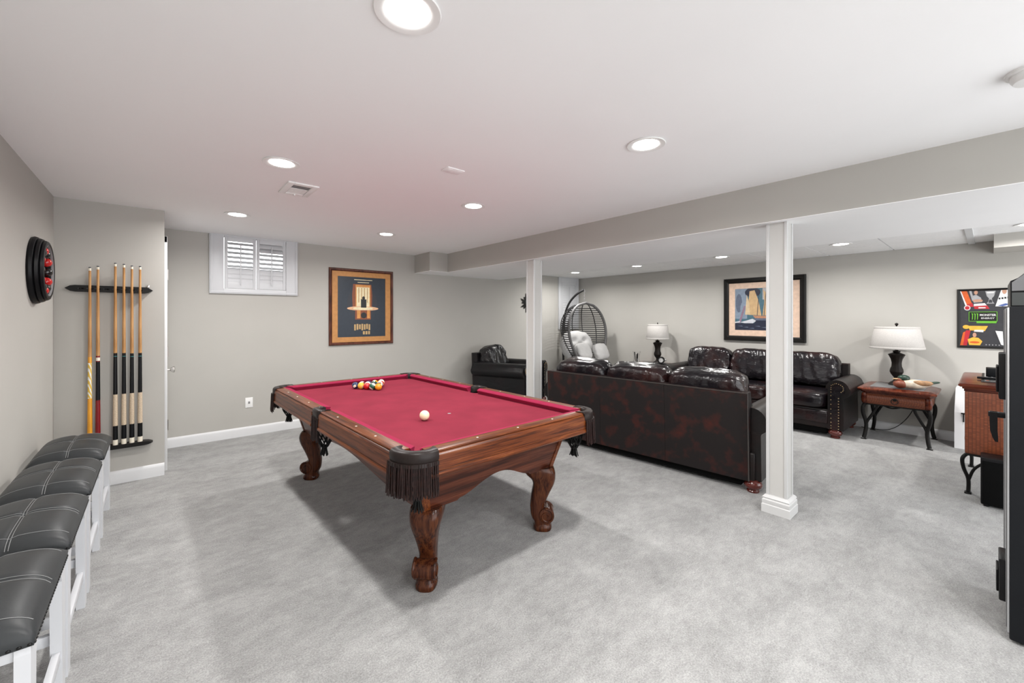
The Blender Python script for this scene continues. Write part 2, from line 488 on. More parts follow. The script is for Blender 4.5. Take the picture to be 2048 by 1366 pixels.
# ------------------------------------------------------------------ shuttered windows
def window(name, label, x0, x1, z0, z1, ox0, ox1, oz0, oz1, npan, lz0, lz1, nl, opens):
    """outer frame x0..x1,z0..z1; opening ox..oz; louvres from lz0 to lz1"""
    w = thing(name, label, 'window', (0, YB, 0), kind='structure')
    bm = new()
    box(bm, x0, ox0 - .002, -.03, 0, z0, z1, .003); box(bm, ox1 + .002, x1, -.03, 0, z0, z1, .003)
    box(bm, ox0 - .002, ox1 + .002, -.03, 0, z0, oz0 - .003, .003)
    if z1 - oz1 > .004: box(bm, ox0 - .002, ox1 + .002, -.03, 0, oz1, z1, .002)
    box(bm, x0 + .012, x1 - .012, -.036, -.03, z0 + .012, z0 + .03, .002)
    box(bm, x0 + .012, x0 + .03, -.036, -.03, z0 + .03, z1, .002); box(bm, x1 - .03, x1 - .012, -.036, -.03, z0 + .03, z1, .002)
    obj('window_frame', bm, 'shutter_white', w)
    bm = new(); box(bm, ox0, ox1, .07, .076, oz0, oz1)
    obj('pane', bm, 'clear_glass', w, smooth=0)
    pw = (ox1 - ox0) / npan
    for k in range(npan):
        a, b = ox0 + k * pw + .003, ox0 + (k + 1) * pw - .003
        st = .032
        bm = new()
        box(bm, a, a + st, -.028, -.004, oz0, oz1, .002); box(bm, b - st, b, -.028, -.004, oz0, oz1, .002)
        box(bm, a + st, b - st, -.028, -.004, oz0, lz0, .002); box(bm, a + st, b - st, -.028, -.004, lz1, oz1, .002)
        sh = obj('shutter', bm, 'shutter_white', w)
        p = (lz1 - lz0) / nl
        for j in range(nl):
            zc = lz0 + (j + .5) * p
            ang = R(opens(k, j))
            half = .036
            bm = new()
            prof = [(half, 0), (half * .6, .004), (-half * .6, .004), (-half, 0), (-half * .6, -.004), (half * .6, -.004)]
            # blade tilts about x; angle from vertical
            f = lambda s, q, X: (X, -.016 + s * math.sin(ang) + q * math.cos(ang), zc + s * math.cos(ang) - q * math.sin(ang))
            prism(bm, prof, lambda s, q: f(s, q, a + st + .001), lambda s, q: f(s, q, b - st - .001))
            obj('louver', bm, 'shutter_white', sh)
        bm = new(); box(bm, (a + b) / 2 - .006, (a + b) / 2 + .006, -.052, -.044, lz0 - .02, lz1 - .03, .002)
        lathe(bm, [(.003, -.036), (.006, -.034), (.006, -.024), (.003, -.02)], 8, ((a + b) / 2, -.048, lz0))
        obj('tilt_rod', bm, 'shutter_white', sh)
    return w
window('window_1', 'small high window with white louvered shutters left of the film poster', .458, 1.395, 1.735, ZC, *W1, 2, 1.876, 2.364, 9,
       lambda k, j: 10 if j < 3 else (58 if (k == 0 or j < 7) else 30))
window('window_2', 'tall narrow white louvered shutter window in the corner behind the hanging chair', 6.41, 7.05, 1.20, ZT, 6.50, 6.98, 1.50, 2.20, 1, 1.56, 2.14, 11,
       lambda k, j: 9)

# ------------------------------------------------------------------ posts
def post(label, x, y, w):
    p = thing('support_post', label, 'post', (x, y, 0))
    h = w / 2
    bm = new(); box(bm, -h + .008, h - .008, -h + .008, h - .008, .10, ZS)
    obj('shaft', bm, 'post_cream', p, smooth=0)
    for sx, sy in ((-1, -1), (-1, 1), (1, -1), (1, 1)):
        bm = new()
        t = .022
        box(bm, sx * h, sx * (h - t), sy * h, sy * (h - t), .12, ZS, .003)
        obj('corner_bead', bm, 'post_trim', p)
    bm = new()
    prev = None
    rings = []
    for e, z in ((.024, 0), (.024, .058), (.019, .064), (.021, .070), (.021, .092), (.015, .100), (.014, .104), (.020, .110), (.008, .126), (.002, .130)):
        a = h + e
        rings.append([(-a, -a, z), (a, -a, z), (a, a, z), (-a, a, z)])
    loft(bm, rings)
    obj('plinth', bm, 'post_trim', p, smooth=20)
    return p
post('square white support post standing beside the near end of the sofa back', 3.525, 1.025, .138)
post('slim white support post beyond the pool table beside the armchair', 3.50, 3.645, .138)

# ------------------------------------------------------------------ recessed lights
def can(x, y, z, label, group):
    c = thing('ceiling_light', label, 'ceiling light', (x, y, z), group=group)
    bm = new()
    lathe(bm, [(.069, -.001), (.104, -.001), (.107, -.004), (.104, -.007), (.085, -.006), (.072, -.003), (.069, -.001)], 40, cap=False)
    obj('trim_ring', bm, 'plastic_white', c)
    bm = new()
    lathe(bm, [(.070, -.0035), (.066, -.0045), (.03, -.006), (.004, -.0065)], 40)
    obj('lens', bm, 'lens_glow', c)
    ld = bpy.data.lights.new('downlight', 'AREA')
    ld.shape = 'DISK'; ld.size = .12; ld.energy = CAN_POWER; ld.color = CAN_COLOR; ld.spread = R(165)
    lo = bpy.data.objects.new('downlight', ld); COL.objects.link(lo)
    lo.parent = c; lo.location = (0, 0, -.012)
    return c
G1 = 'round recessed downlights in the smooth ceiling'
G2 = 'round recessed downlights in the tiled ceiling'
for x, y, l in ((.610, 1.221, 'large recessed downlight at the top edge of the picture'),
                (.600, 2.944, 'recessed downlight just in front of the ceiling vent'),
                (.580, 4.697, 'recessed downlight nearest the shuttered window by the cue rack'),
                (2.107, 1.276, 'recessed downlight right of the table, nearest the beam'),
                (2.115, 2.975, 'recessed downlight in the ceiling over the middle of the pool table'),
                (2.050, 4.654, 'recessed downlight above the framed film poster')):
    can(x, y, ZC, l, G1)
for y, l in ((5.15, 'recessed downlight in the tiles above the hanging chair'),
             (3.82, 'recessed downlight in the tiles near the lamp with the smaller shade'),
             (2.47, 'recessed downlight in the tiles above the middle of the far sofa'),
             (1.13, 'recessed downlight in the tiles right of the thick white post')):
    can(6.03, y, ZT, l, G2)
can(.6, -.55, ZC, 'unseen added downlight in the smooth ceiling right behind the camera', G1)  # added lamp out of view, kept because it lights the room
can(2.1, -.55, ZC, 'unseen added downlight in the smooth ceiling behind the camera near the beam', G1)  # second added lamp behind the view, also for light
can(6.03, -.25, ZT, 'unseen added downlight in the tiles behind the tall black cabinet', G2)  # added lamp just outside the view, continues the tile row

# ------------------------------------------------------------------ small ceiling and wall fittings
v = thing('ceiling_vent', 'white rectangular air register with half open slot in the ceiling', 'vent', (.82, 3.455, ZC), R(0))
bm = new()
box(bm, -.105, -.062, -.165, .165, -.012, 0, .003); box(bm, .062, .105, -.165, .165, -.012, 0, .003)
box(bm, -.062, .062, -.165, -.118, -.012, 0, .003); box(bm, -.062, .062, .118, .165, -.012, 0, .003)
obj('vent_frame', bm, 'plastic_white', v)
bm = new(); box(bm, -.062, .062, -.118, .118, -.003, -.001); obj('duct', bm, 'vent_dark', v, smooth=0)
for k in range(7):
    bm = new(); y = -.02 + .022 * k
    box(bm, -.06, .06, y - .010, y + .009, -.009, -.006, .001); obj('blade', bm, 'plastic_white', v)
bm = new(); box(bm, -.006, .006, .125, .15, -.02, -.012, .002); obj('lever', bm, 'plastic_white', v)
cp = thing('cover_plate', 'small square white cover plate faintly seen in the ceiling', 'cover plate', (1.50, 2.345, ZC))
bm = new(); box(bm, -.065, .065, -.045, .045, -.006, 0, .003); obj('plate', bm, 'ceiling_white', cp)
bm = new(); box(bm, -.05, -.02, -.03, .03, -.008, -.006, .001); box(bm, .0, .05, -.03, .03, -.0075, -.006, .001); obj('raised_panel', bm, 'ceiling_white', cp)
sd = thing('smoke_detector', 'round white smoke detector on the ceiling at the right edge', 'smoke detector', (2.64, -.12, ZC))
bm = new(); lathe(bm, [(.082, 0), (.082, -.010), (.078, -.013)], 36); obj('mounting_plate', bm, 'plastic_white', sd)
bm = new(); lathe(bm, [(.068, -.011), (.066, -.030), (.058, -.042), (.03, -.046), (.004, -.046)], 36); obj('housing', bm, 'plastic_white', sd)
for a in (200, 235, 160):
    bm = new(); box(bm, .058, .066, -.008, .008, -.036, -.033); obj('slot', bm, 'dark_slot', sd, smooth=0, rot=(0, 0, R(a)))
ol = thing('wall_outlet', 'white wall jack plate low on the back wall left of the pool table', 'outlet', (.855, YB, .404))
bm = new(); box(bm, -.040, .040, -.006, 0, -.062, .062, .003); obj('plate', bm, 'plastic_white', ol)
bm = new(); box(bm, -.010, .010, -.009, -.005, -.014, .014, .002); obj('jack', bm, 'vent_dark', ol)
# ------------------------------------------------------------------ pool table
PT_LOC, PT_ROT = (1.53, 3.00, 0), R(1.4)
pt = thing('pool_table', 'carved oak pool table with red felt and fringed leather pockets', 'pool table', PT_LOC, PT_ROT)
HX, HY, ZR = .715, 1.282, .822           # outer half sizes, rail top
WI = .640                                # inner edge of the wooden rail (x); the same inset is used on the ends
NOSE = .592
INS = HX - WI; INN = HX - NOSE
ZBED = ZR - .042
def arc(cx, cy, r, a0, a1, n=10):
    return [(cx + r * math.cos(R(a0 + (a1 - a0) * i / n)), cy + r * math.sin(R(a0 + (a1 - a0) * i / n))) for i in range(n + 1)]
# bed with bites for the pockets
bx, by = HX - .095, HY - .095
pr = .066
out = []
out += [(bx, -by + pr)] if False else []
def corner(sx, sy, a0, a1): return arc(sx * (bx - .012), sy * (by - .012), pr, a0, a1, 8)
out = corner(1, -1, 180, 90)[:] + arc(bx + .03, 0, .062, 240, 120, 8) + corner(1, 1, 270, 180) + corner(-1, 1, 0, -90) + arc(-bx - .03, 0, .062, 60, -60, 8) + corner(-1, -1, 90, 0)
bm = new(); extrude_z(bm, out, ZBED - .03, ZBED)
obj('bed', bm, 'felt_red', pt, smooth=0)
bm = new(); lathe(bm, [(.012, ZBED), (.012, ZBED + .0006), (.003, ZBED + .0008)], 14, (0, -HY * .42, 0)); obj('head_spot', bm, 'vent_dark', pt)
# rails: profile (distance in from outer edge, z)
RP = [(INS, ZBED - .02), (INS, ZR), (.016, ZR), (.008, ZR - .003), (.005, ZR - .008), (.009, ZR - .012), (.001, ZR - .016), (-.006, ZR - .024), (-.010, ZR - .095),
      (-.007, ZR - .098), (-.011, ZR - .103), (-.016, ZR - .110), (-.016, ZR - .120), (-.008, ZR - .128), (.03, ZR - .130), (.03, ZBED - .02)]
CP = [(INS, ZBED - .012), (INS, ZR), (INS + .012, ZR - .001), (INN - .004, ZR - .008), (INN, ZR - .013), (INN - .003, ZR - .018), (INN - .016, ZBED + .001)]
def rail(fn_map, s0, s1, m0, m1, mat, sights):
    """fn_map(inset, along, z) -> table coordinates"""
    bm = new(); prism(bm, RP, lambda a, z: fn_map(a, s0, z), lambda a, z: fn_map(a, s1, z))
    r = obj('rail', bm, mat, pt)
    bm = new()
    prism(bm, CP, lambda a, z: fn_map(a, s0 + m0 * (a - INS) - .012, z), lambda a, z: fn_map(a, s1 - m1 * (a - INS) + .012, z))
    obj('cushion', bm, 'cushion_red', r)
    for s in sights:
        bm = new(); lathe(bm, [(.006, ZR - .001), (.006, ZR + .0008), (.001, ZR + .001)], 10, fn_map(.040, s, 0))
        obj('sight', bm, 'sight_pearl', r)
CE = .118      # rail end distance from the table corner
for sx in (-1, 1):
    for sy in (-1, 1):
        f = lambda a, s, z: (sx * (HX - a), sy * s, z)
        rail(f, .075, HY - CE, .35, 1.0, 'oak_rail_y', [HY * .25 * .93, HY * .5 * .93, HY * .72 * .93])
for sy in (-1, 1):
    f = lambda a, s, z: (s, sy * (HY - a), z)
    rail(f, -(HX - CE), HX - CE, 1.0, 1.0, 'oak_rail_x', [-.29, 0, .29])
# pockets
def pocket(cx, cy, ang, side):
    """local frame: +u points outward at angle ang"""
    rot = Matrix.Rotation(ang, 4, 'Z')
    T = lambda u, w, z: tuple(Vector((cx, cy, 0)) + rot @ Vector((u, w, z)))
    bm = new()
    if not side:
        Ro, Ri, a0 = .138, .068, 60
        o_ = arc(0, 0, Ro, -a0, a0, 18); o_ = [(u - .012 if abs(w) < 9 else u, w) for u, w in o_]
        # squash the arc so that it runs into both rails
        i_ = arc(.004, 0, Ri, -100, 100, 18)
        band = arc(-.010, 0, .142, -58, 58, 22)
    else:
        o_ = [(.075, -.078), (.088, -.07), (.092, -.03), (.092, 0), (.092, .03), (.088, .07), (.075, .078)]
        i_ = [(.0, -.062), (.03, -.058), (.05, -.03), (.055, 0), (.05, .03), (.03, .058), (.0, .062)]
        band = [(.092, -.068 + .136 * k / 14) for k in range(15)]
    rings = []
    for k in range(len(o_)):
        (ou, ow), (iu, iw) = o_[k], i_[min(k, len(i_) - 1)]
        mu, mw = (ou + iu) / 2, (ow + iw) / 2
        rings.append([T(iu, iw, ZR - .05), T(iu, iw, ZR - .004), T(iu * .8 + ou * .2, iw * .8 + ow * .2, ZR + .005), T(mu, mw, ZR + .008),
                      T(iu * .15 + ou * .85, iw * .15 + ow * .85, ZR + .004), T(ou, ow, ZR - .006), T(ou * 1.01, ow * 1.01, ZR - .03), T(ou * .99, ow * .99, ZR - .052)])
    loft(bm, rings)
    p = obj('pocket', bm, 'pocket_leather', pt, smooth=60)
    # fringe of twisted threads
    bm = new()
    nst = 62 if not side else 34
    for k in range(nst * 2):
        t = (k % nst + random.uniform(.2, .8)) / nst * (len(band) - 1)
        i = min(int(t), len(band) - 2); fr = t - i
        u = band[i][0] + (band[i + 1][0] - band[i][0]) * fr; w = band[i][1] + (band[i + 1][1] - band[i][1]) * fr
        l = random.uniform(.135, .165); off = random.uniform(-.007, .004) + (0.002 if k < nst else -.006)
        n = math.hypot(u, w) or 1
        un, wn = (u / n, w / n) if not side else (1, 0)
        sway = random.uniform(-.006, .006)
        pts = []
        for q in range(5):
            s = q / 4
            pts.append(T(u + un * (off + .006 * s) - wn * sway * s, w + wn * (off + .006 * s) + un * sway * s, ZR - .046 - l * s))
        tube(bm, pts, [.0022, .0026, .0024, .0026, .0030], 5)
    fr_ = obj('fringe', bm, 'fringe_brown', p, smooth=60); fr_['kind'] = 'stuff'
    # leather band that carries the fringe
    bm = new()
    rg = []
    for (u, w) in band:
        n = math.hypot(u, w) or 1
        un, wn = (u / n, w / n) if not side else (1, 0)
        rg.append([T(u + un * .002, w + wn * .002, ZR - .045), T(u + un * .004, w + wn * .004, ZR - .062), T(u - un * .004, w - wn * .004, ZR - .062), T(u - un * .004, w - wn * .004, ZR - .045)])
    loft(bm, rg)
    obj('fringe_band', bm, 'pocket_leather', p)
    # woven net and tassel
    bm = new()
    c0 = .028 if side else .0
    zt, zb = ZR - .05, ZR - .262
    prof = lambda s: .060 * (1 - .15 * s) if s < .55 else .055 * (1 - ((s - .55) / .45) ** 2 * .72)
    for d in (-1, 1):
        for k in range(9):
            pts = []
            for q in range(13):
                s = q / 12; a = 2 * PI * k / 9 + d * s * 1.9
                r = prof(s)
                pts.append(T(c0 + r * math.cos(a), r * math.sin(a), zt + (zb - zt) * s))
            tube(bm, pts, .0042, 5)
    for s in (.02, .97):
        tube(bm, [T(c0 + prof(s) * math.cos(2 * PI * k / 16), prof(s) * math.sin(2 * PI * k / 16), zt + (zb - zt) * s) for k in range(16)], .006, 6, closed=True)
    obj('net', bm, 'net_black', p, smooth=60)
    bm = new()
    for k in range(26):
        a = random.uniform(0, 2 * PI); r = random.uniform(.004, .016)
        tube(bm, [T(c0 + r * math.cos(a), r * math.sin(a), zb + .012), T(c0 + r * 1.3 * math.cos(a), r * 1.3 * math.sin(a), zb - .02), T(c0 + r * 2.0 * math.cos(a), r * 2.0 * math.sin(a), zb - random.uniform(.045, .06))], .0032, 5)
    obj('tassel', bm, 'net_black', p, smooth=60)['kind'] = 'stuff'
q = .118
for sx, sy, a in ((1, 1, 45), (-1, 1, 135), (-1, -1, 225), (1, -1, 315)):
    pocket(sx * (HX - q), sy * (HY - q), R(a), False)
pocket(HX - .085, 0, 0, True); pocket(-HX + .085, 0, PI, True)
# cabinet: four arched panels leaning inward, with chamfered corner posts
TZ, BZ = ZR - .128, .43
tx_, ty_, bx_, by_ = .575, 1.125, .505, 1.055
def panel(half_t, half_b, axis, sgn, mat, aw):
    # bottom outline along the run s, from -half_b to half_b
    prof = []
    n = 48
    for i in range(n + 1):
        s = -1 + 2 * i / n
        x = abs(s) * half_b
        k = max(0.0, 1 - x / aw)
        z = BZ + (.012 if k > 0 else 0) + .085 * math.sin(k * PI / 2) ** 1.7
        prof.append((s, z))
    def pt3(s, z, th):
        f = (TZ - z) / (TZ - BZ)
        half = half_t + (half_b - half_t) * f
        o_t, o_b = (tx_, bx_) if axis == 'y' else (ty_, by_)
        o = o_t + (o_b - o_t) * f - th
        a = s * half
        return (sgn * o, a, z) if axis == 'y' else (a, sgn * o, z)
    bm = new()
    for th0 in (0,):
        outer = [(s, z) for s, z in prof]
        top = [(s, TZ) for s, z in prof][::-1]
        nq = len(prof)
        va = [[bm.verts.new(pt3(s, z, th)) for s, z in prof] for th in (0, .03)]
        vt = [[bm.verts.new(pt3(s, TZ, th)) for s, z in prof] for th in (0, .03)]
        for i in range(nq - 1):
            bm.faces.new((va[0][i], va[0][i + 1], vt[0][i + 1], vt[0][i]))
            bm.faces.new((va[1][i], vt[1][i], vt[1][i + 1], va[1][i + 1]))
            bm.faces.new((va[0][i], va[1][i], va[1][i + 1], va[0][i + 1]))
            bm.faces.new((vt[0][i], vt[0][i + 1], vt[1][i + 1], vt[1][i]))
        for i in (0, nq - 1):
            bm.faces.new((va[0][i], vt[0][i], vt[1][i], va[1][i]))
    obj('cabinet_panel', bm, mat, pt, smooth=25)
for s in (-1, 1):
    panel(ty_ - .04, by_ - .04, 'y', s, 'oak_body_y', .78)
    panel(tx_ - .04, bx_ - .04, 'x', s, 'oak_body_x', .275)
for sx in (-1, 1):
    for sy in (-1, 1):
        bm = new()
        rings = []
        for (ox, oy, z) in ((bx_, by_, BZ - .004), (tx_, ty_, TZ)):
            c = .046
            poly = [(ox - c, oy + .004), (ox - .012, oy + .004), (ox + .004, oy - .012), (ox + .004, oy - c), (ox - c, oy - c)]
            rings.append([(sx * a, sy * b, z) for a, b in poly])
        loft(bm, rings); obj('corner_post', bm, 'oak_rail_y', pt, smooth=0)
# legs
SEC = [(.036, -.056, .052, .048), (.060, -.058, .046, .047), (.10, -.079, .030, .046), (.156, -.086, .012, .046), (.19, -.084, .019, .048), (.25, -.076, .045, .055),
       (.31, -.066, .074, .066), (.35, -.076, .086, .077), (.385, -.112, .088, .086), (.415, -.132, .080, .088), (.436, -.134, .066, .084)]
def leg(sx, sy):
    d = Vector((sx, sy, 0)).normalized(); w_ = Vector((-d.y, d.x, 0))
    o = Vector((sx * .452, sy * 1.005, 0))
    P3 = lambda u, w, z: tuple(o + d * u + w_ * w + Vector((0, 0, z)))
    bm = new()
    fine = catmull([(a[1], a[2], a[3]) for a in SEC], 4); zs = catmull([(a[0], 0, 0) for a in SEC], 4)
    rings = []
    for (a, b, c), z in zip(fine, zs):
        m, hh = (a + b) / 2, (b - a) / 2
        ring = []
        for k in range(20):
            t = 2 * PI * k / 20
            cs, sn = math.cos(t), math.sin(t)
            e = .55
            ring.append(P3(m + hh * math.copysign(abs(cs) ** e, cs), c * math.copysign(abs(sn) ** e, sn), z.x))
        rings.append(ring)
    loft(bm, rings)
    L = obj('leg', bm, 'oak_leg', pt, smooth=50)
    bm = new()
    # scroll: a roll across the front with raised spirals on both cheeks
    cu, cz, r = .026, .108, .052
    seg = 28
    rg = []
    for w, rr in ((-.056, r * .80), (-.052, r * .98), (-.046, r), (.046, r), (.052, r * .98), (.056, r * .80)):
        rg.append([P3(cu + rr * math.cos(2 * PI * k / seg), w, cz + rr * math.sin(2 * PI * k / seg)) for k in range(seg)])
    loft(bm, rg)
    for s in (-1, 1):
        pts = []
        for k in range(40):
            t = k / 39; a = R(100) + s * 0 - t * 2 * PI * 1.35
            rr = r * (1.0 - .80 * t)
            pts.append(P3(cu + rr * math.cos(a), s * .056, cz + rr * math.sin(a)))
        tube(bm, pts, [.0085 * (1 - .35 * k / 39) for k in range(40)], 7)
    obj('scroll', bm, 'oak_leg', L, smooth=40)
    bm = new()
    rg = []
    for z, a, b in ((0, .056, .050), (.012, .062, .057), (.030, .062, .057), (.042, .054, .049), (.056, .050, .046)):
        rg.append([P3(.0 + a * math.copysign(abs(math.cos(2 * PI * k / 20)) ** .7, math.cos(2 * PI * k / 20)), b * math.copysign(abs(math.sin(2 * PI * k / 20)) ** .7, math.sin(2 * PI * k / 20)), z) for k in range(20)])
    loft(bm, rg); obj('foot', bm, 'oak_leg', L, smooth=40)
for sx in (-1, 1):
    for sy in (-1, 1): leg(sx, sy)

# ------------------------------------------------------------------ balls
def table_pt(x, y):
    c, s = math.cos(PT_ROT), math.sin(PT_ROT)
    return (PT_LOC[0] + x * c - y * s, PT_LOC[1] + x * s + y * c)
BR = .0315
def ball(col, striped, x, y, label, rot, group):
    bm = new(); bmesh.ops.create_uvsphere(bm, u_segments=28, v_segments=18, radius=BR)
    for f in bm.faces:
        z = f.calc_center_median()
        if striped and abs(z.z) > BR * .52: f.material_index = 1
        if z.x > BR * .90: f.material_index = 1
    o = obj('pool_ball', bm, [col, 'ball_white'], smooth=180)
    o.location = (x, y, ZBED + BR); o.rotation_euler = rot
    tag(o, label, 'pool ball', group)
plain('ball_white', (0.82, 0.76, 0.62), 0.12, var=.03, coat=.4)
plain('cue_ball_ivory', (0.86, 0.72, 0.50), 0.15, var=.03, coat=.3)
BC = dict(yellow=(.80, .46, .06), blue=(.012, .030, .10), red=(.50, .010, .010), purple=(.05, .02, .10), orange=(.80, .30, .015), green=(.01, .09, .05), maroon=(.12, .012, .015), black=(.008, .008, .008))
for k, c in BC.items(): plain('ball_' + k, c, 0.12, var=.03, coat=.4)
bm = new(); bmesh.ops.create_uvsphere(bm, u_segments=32, v_segments=20, radius=.0325)
cb = obj('cue_ball', bm, 'cue_ball_ivory', smooth=180); cb.location = (1.318, 2.402, ZBED + .0325)
tag(cb, 'single ivory cue ball alone on the red felt', 'pool ball')
ROWS = [[('orange', 0)], [('green', 1), ('maroon', 0)], [('red', 0), ('black', 0), ('purple', 1)], [('yellow', 0), ('blue', 1), ('green', 0), ('red', 1)],
        [('blue', 0), ('maroon', 1), ('purple', 0), ('orange', 1), ('yellow', 1)]]
for r_, row in enumerate(ROWS):
    for k, (c, st) in enumerate(row):
        x = .03 + (k - r_ / 2) * 2 * BR * 1.005; y = .675 + r_ * 2 * BR * .8705
        wx, wy = table_pt(x, y)
        if (c, st) == ('orange', 0): lab = 'plain orange pool ball at the near point of the racked triangle'
        elif (c, st) == ('blue', 0): lab = 'plain dark blue pool ball at the left back corner of the rack'
        else: lab = ('%s striped pool ball racked in the triangle' if st else 'plain %s pool ball racked in the triangle') % c
        ball('ball_' + c, st, wx, wy, lab, (random.uniform(.2, .9), random.uniform(-.5, .5), random.uniform(0, 6)), 'racked pool balls')
# ------------------------------------------------------------------ stools along the left wall
def make_stool():
    t = thing('bar_stool', '', 'stool')
    hx, hy, zt, zb = .17, .292, .600, .512
    bm = new()
    n, m_ = 30, 44
    def top(x, y):     # x,y in -1..1
        e = (1 - abs(x) ** 3.5) ** .55 * (1 - abs(y) ** 4.5) ** .5
        puff = .026 * math.sqrt(max(0, math.cos(abs(x) * 1.5) * math.cos(abs(y) * 1.5)))
        cre = .010 * math.exp(-(x / .07) ** 2) + .010 * math.exp(-(y / .05) ** 2)
        saddle = .012 * (abs(y) ** 2) - .006
        return zb + .020 + (zt - zb - .030) * e + puff + saddle * e - cre * e
    g = [[bm.verts.new((x * hx * (1.0), y * hy, top(x, y))) for y in [-1 + 2 * j / m_ for j in range(m_ + 1)]] for x in [-1 + 2 * i / n for i in range(n + 1)]]
    for i in range(n):
        for j in range(m_):
            bm.faces.new((g[i][j], g[i + 1][j], g[i + 1][j + 1], g[i][j + 1]))
    rim = [g[i][0] for i in range(n + 1)] + [g[n][j] for j in range(1, m_ + 1)] + [g[i][m_] for i in range(n - 1, -1, -1)] + [g[0][j] for j in range(m_ - 1, 0, -1)]
    low = [bm.verts.new((v.co.x * .985, v.co.y * .99, zb)) for v in rim]
    k = len(rim)
    for i in range(k):
        bm.faces.new((rim[i], low[i], low[(i + 1) % k], rim[(i + 1) % k]))
    bm.faces.new(low)
    seat = obj('seat', bm, 'vinyl_grey', t, smooth=70)
    for off in (-.0045, .0045):
        bm = new()
        tube(bm, [(off, y * hy, top(off / hx, y) + .0008) for y in [-.97 + 1.94 * j / 40 for j in range(41)]], .0011, 5)
        obj('stitching', bm, 'stitch_grey', seat)
    for s in (-1, 1):
        bm = new()
        tube(bm, [(x * hx, s * .012, top(x, s * .012 / hy) + .0008) for x in [-.96 + 1.92 * j / 30 for j in range(31)]], .0010, 5)
        obj('stitching', bm, 'stitch_grey', seat)
        bm = new()
        tube(bm, [(x * hx, s * hy * .80, top(x, s * .80) + .0008) for x in [-.93 + 1.86 * j / 30 for j in range(31)]], .0010, 5)
        obj('stitching', bm, 'stitch_grey', seat)
    for s in (-1, 1):
        bm = new()
        for j in range(30):
            lathe(bm, [(.006, 0), (.0045, s * .003), (.001, s * .0042)], 7, (s * hx * .985, -hy * .96 + hy * 1.92 * j / 29, zb + .006), axis='x')
        obj('nail_trim', bm, 'nail_black', seat)['kind'] = 'stuff'
        bm = new()
        for j in range(17):
            lathe(bm, [(.006, 0), (.0045, s * .003), (.001, s * .0042)], 7, (-hx * .94 + hx * 1.88 * j / 16, s * hy * .99, zb + .006), axis='y')
        obj('nail_trim', bm, 'nail_black', seat)['kind'] = 'stuff'
    bm = new(); box(bm, -hx * .93, hx * .93, -hy * .95, hy * .95, zb - .035, zb, .003)
    obj('seat_frame', bm, 'stool_white', t)
    # broad flat legs, gently splayed along the wall, with a cut-away shoulder
    for sx in (-1, 1):
        for sy in (-1, 1):
            bm = new()
            x0, x1 = sx * hx * .95, sx * (hx * .95 - .032)
            poly = [(hy * .98, zb), (hy * .98 + .002, zb - .02), (hy * 1.0, 0), (hy * 1.0 - .062, 0), (hy * .98 - .070, zb - .06), (hy * .98 - .105, zb)]
            prism(bm, poly, lambda a, z: (x0, sy * a, z), lambda a, z: (x1, sy * a, z))
            obj('leg', bm, 'stool_white', t, smooth=0)
    for sx in (-1, 1):
        bm = new(); x = sx * (hx * .95 - .016)
        box(bm, x - .011, x + .011, -hy + .05, hy - .05, .145, .185, .002); obj('stretcher', bm, 'stool_white', t)
    for sy in (-1, 1):
        bm = new(); y = sy * (hy - .034)
        box(bm, -hx * .95 + .03, hx * .95 - .03, y - .011, y + .011, .205, .245, .002); obj('stretcher', bm, 'stool_white', t)
    return t
st0 = make_stool()
GS = 'grey saddle stools in a row along the left wall'
for k, (y, lab) in enumerate(((2.075, 'grey saddle stool nearest the camera, cut by the picture edge'), (2.72, 'grey saddle stool second from the camera in the wall row'),
                              (3.39, 'grey saddle stool third from the camera in the wall row'), (4.10, 'grey saddle stool farthest from the camera, beside the cue rack'))):
    s = st0 if k == 0 else copy_tree(st0)
    s.location = (-.435, y, 0)
    tag(s, lab, 'stool', GS)

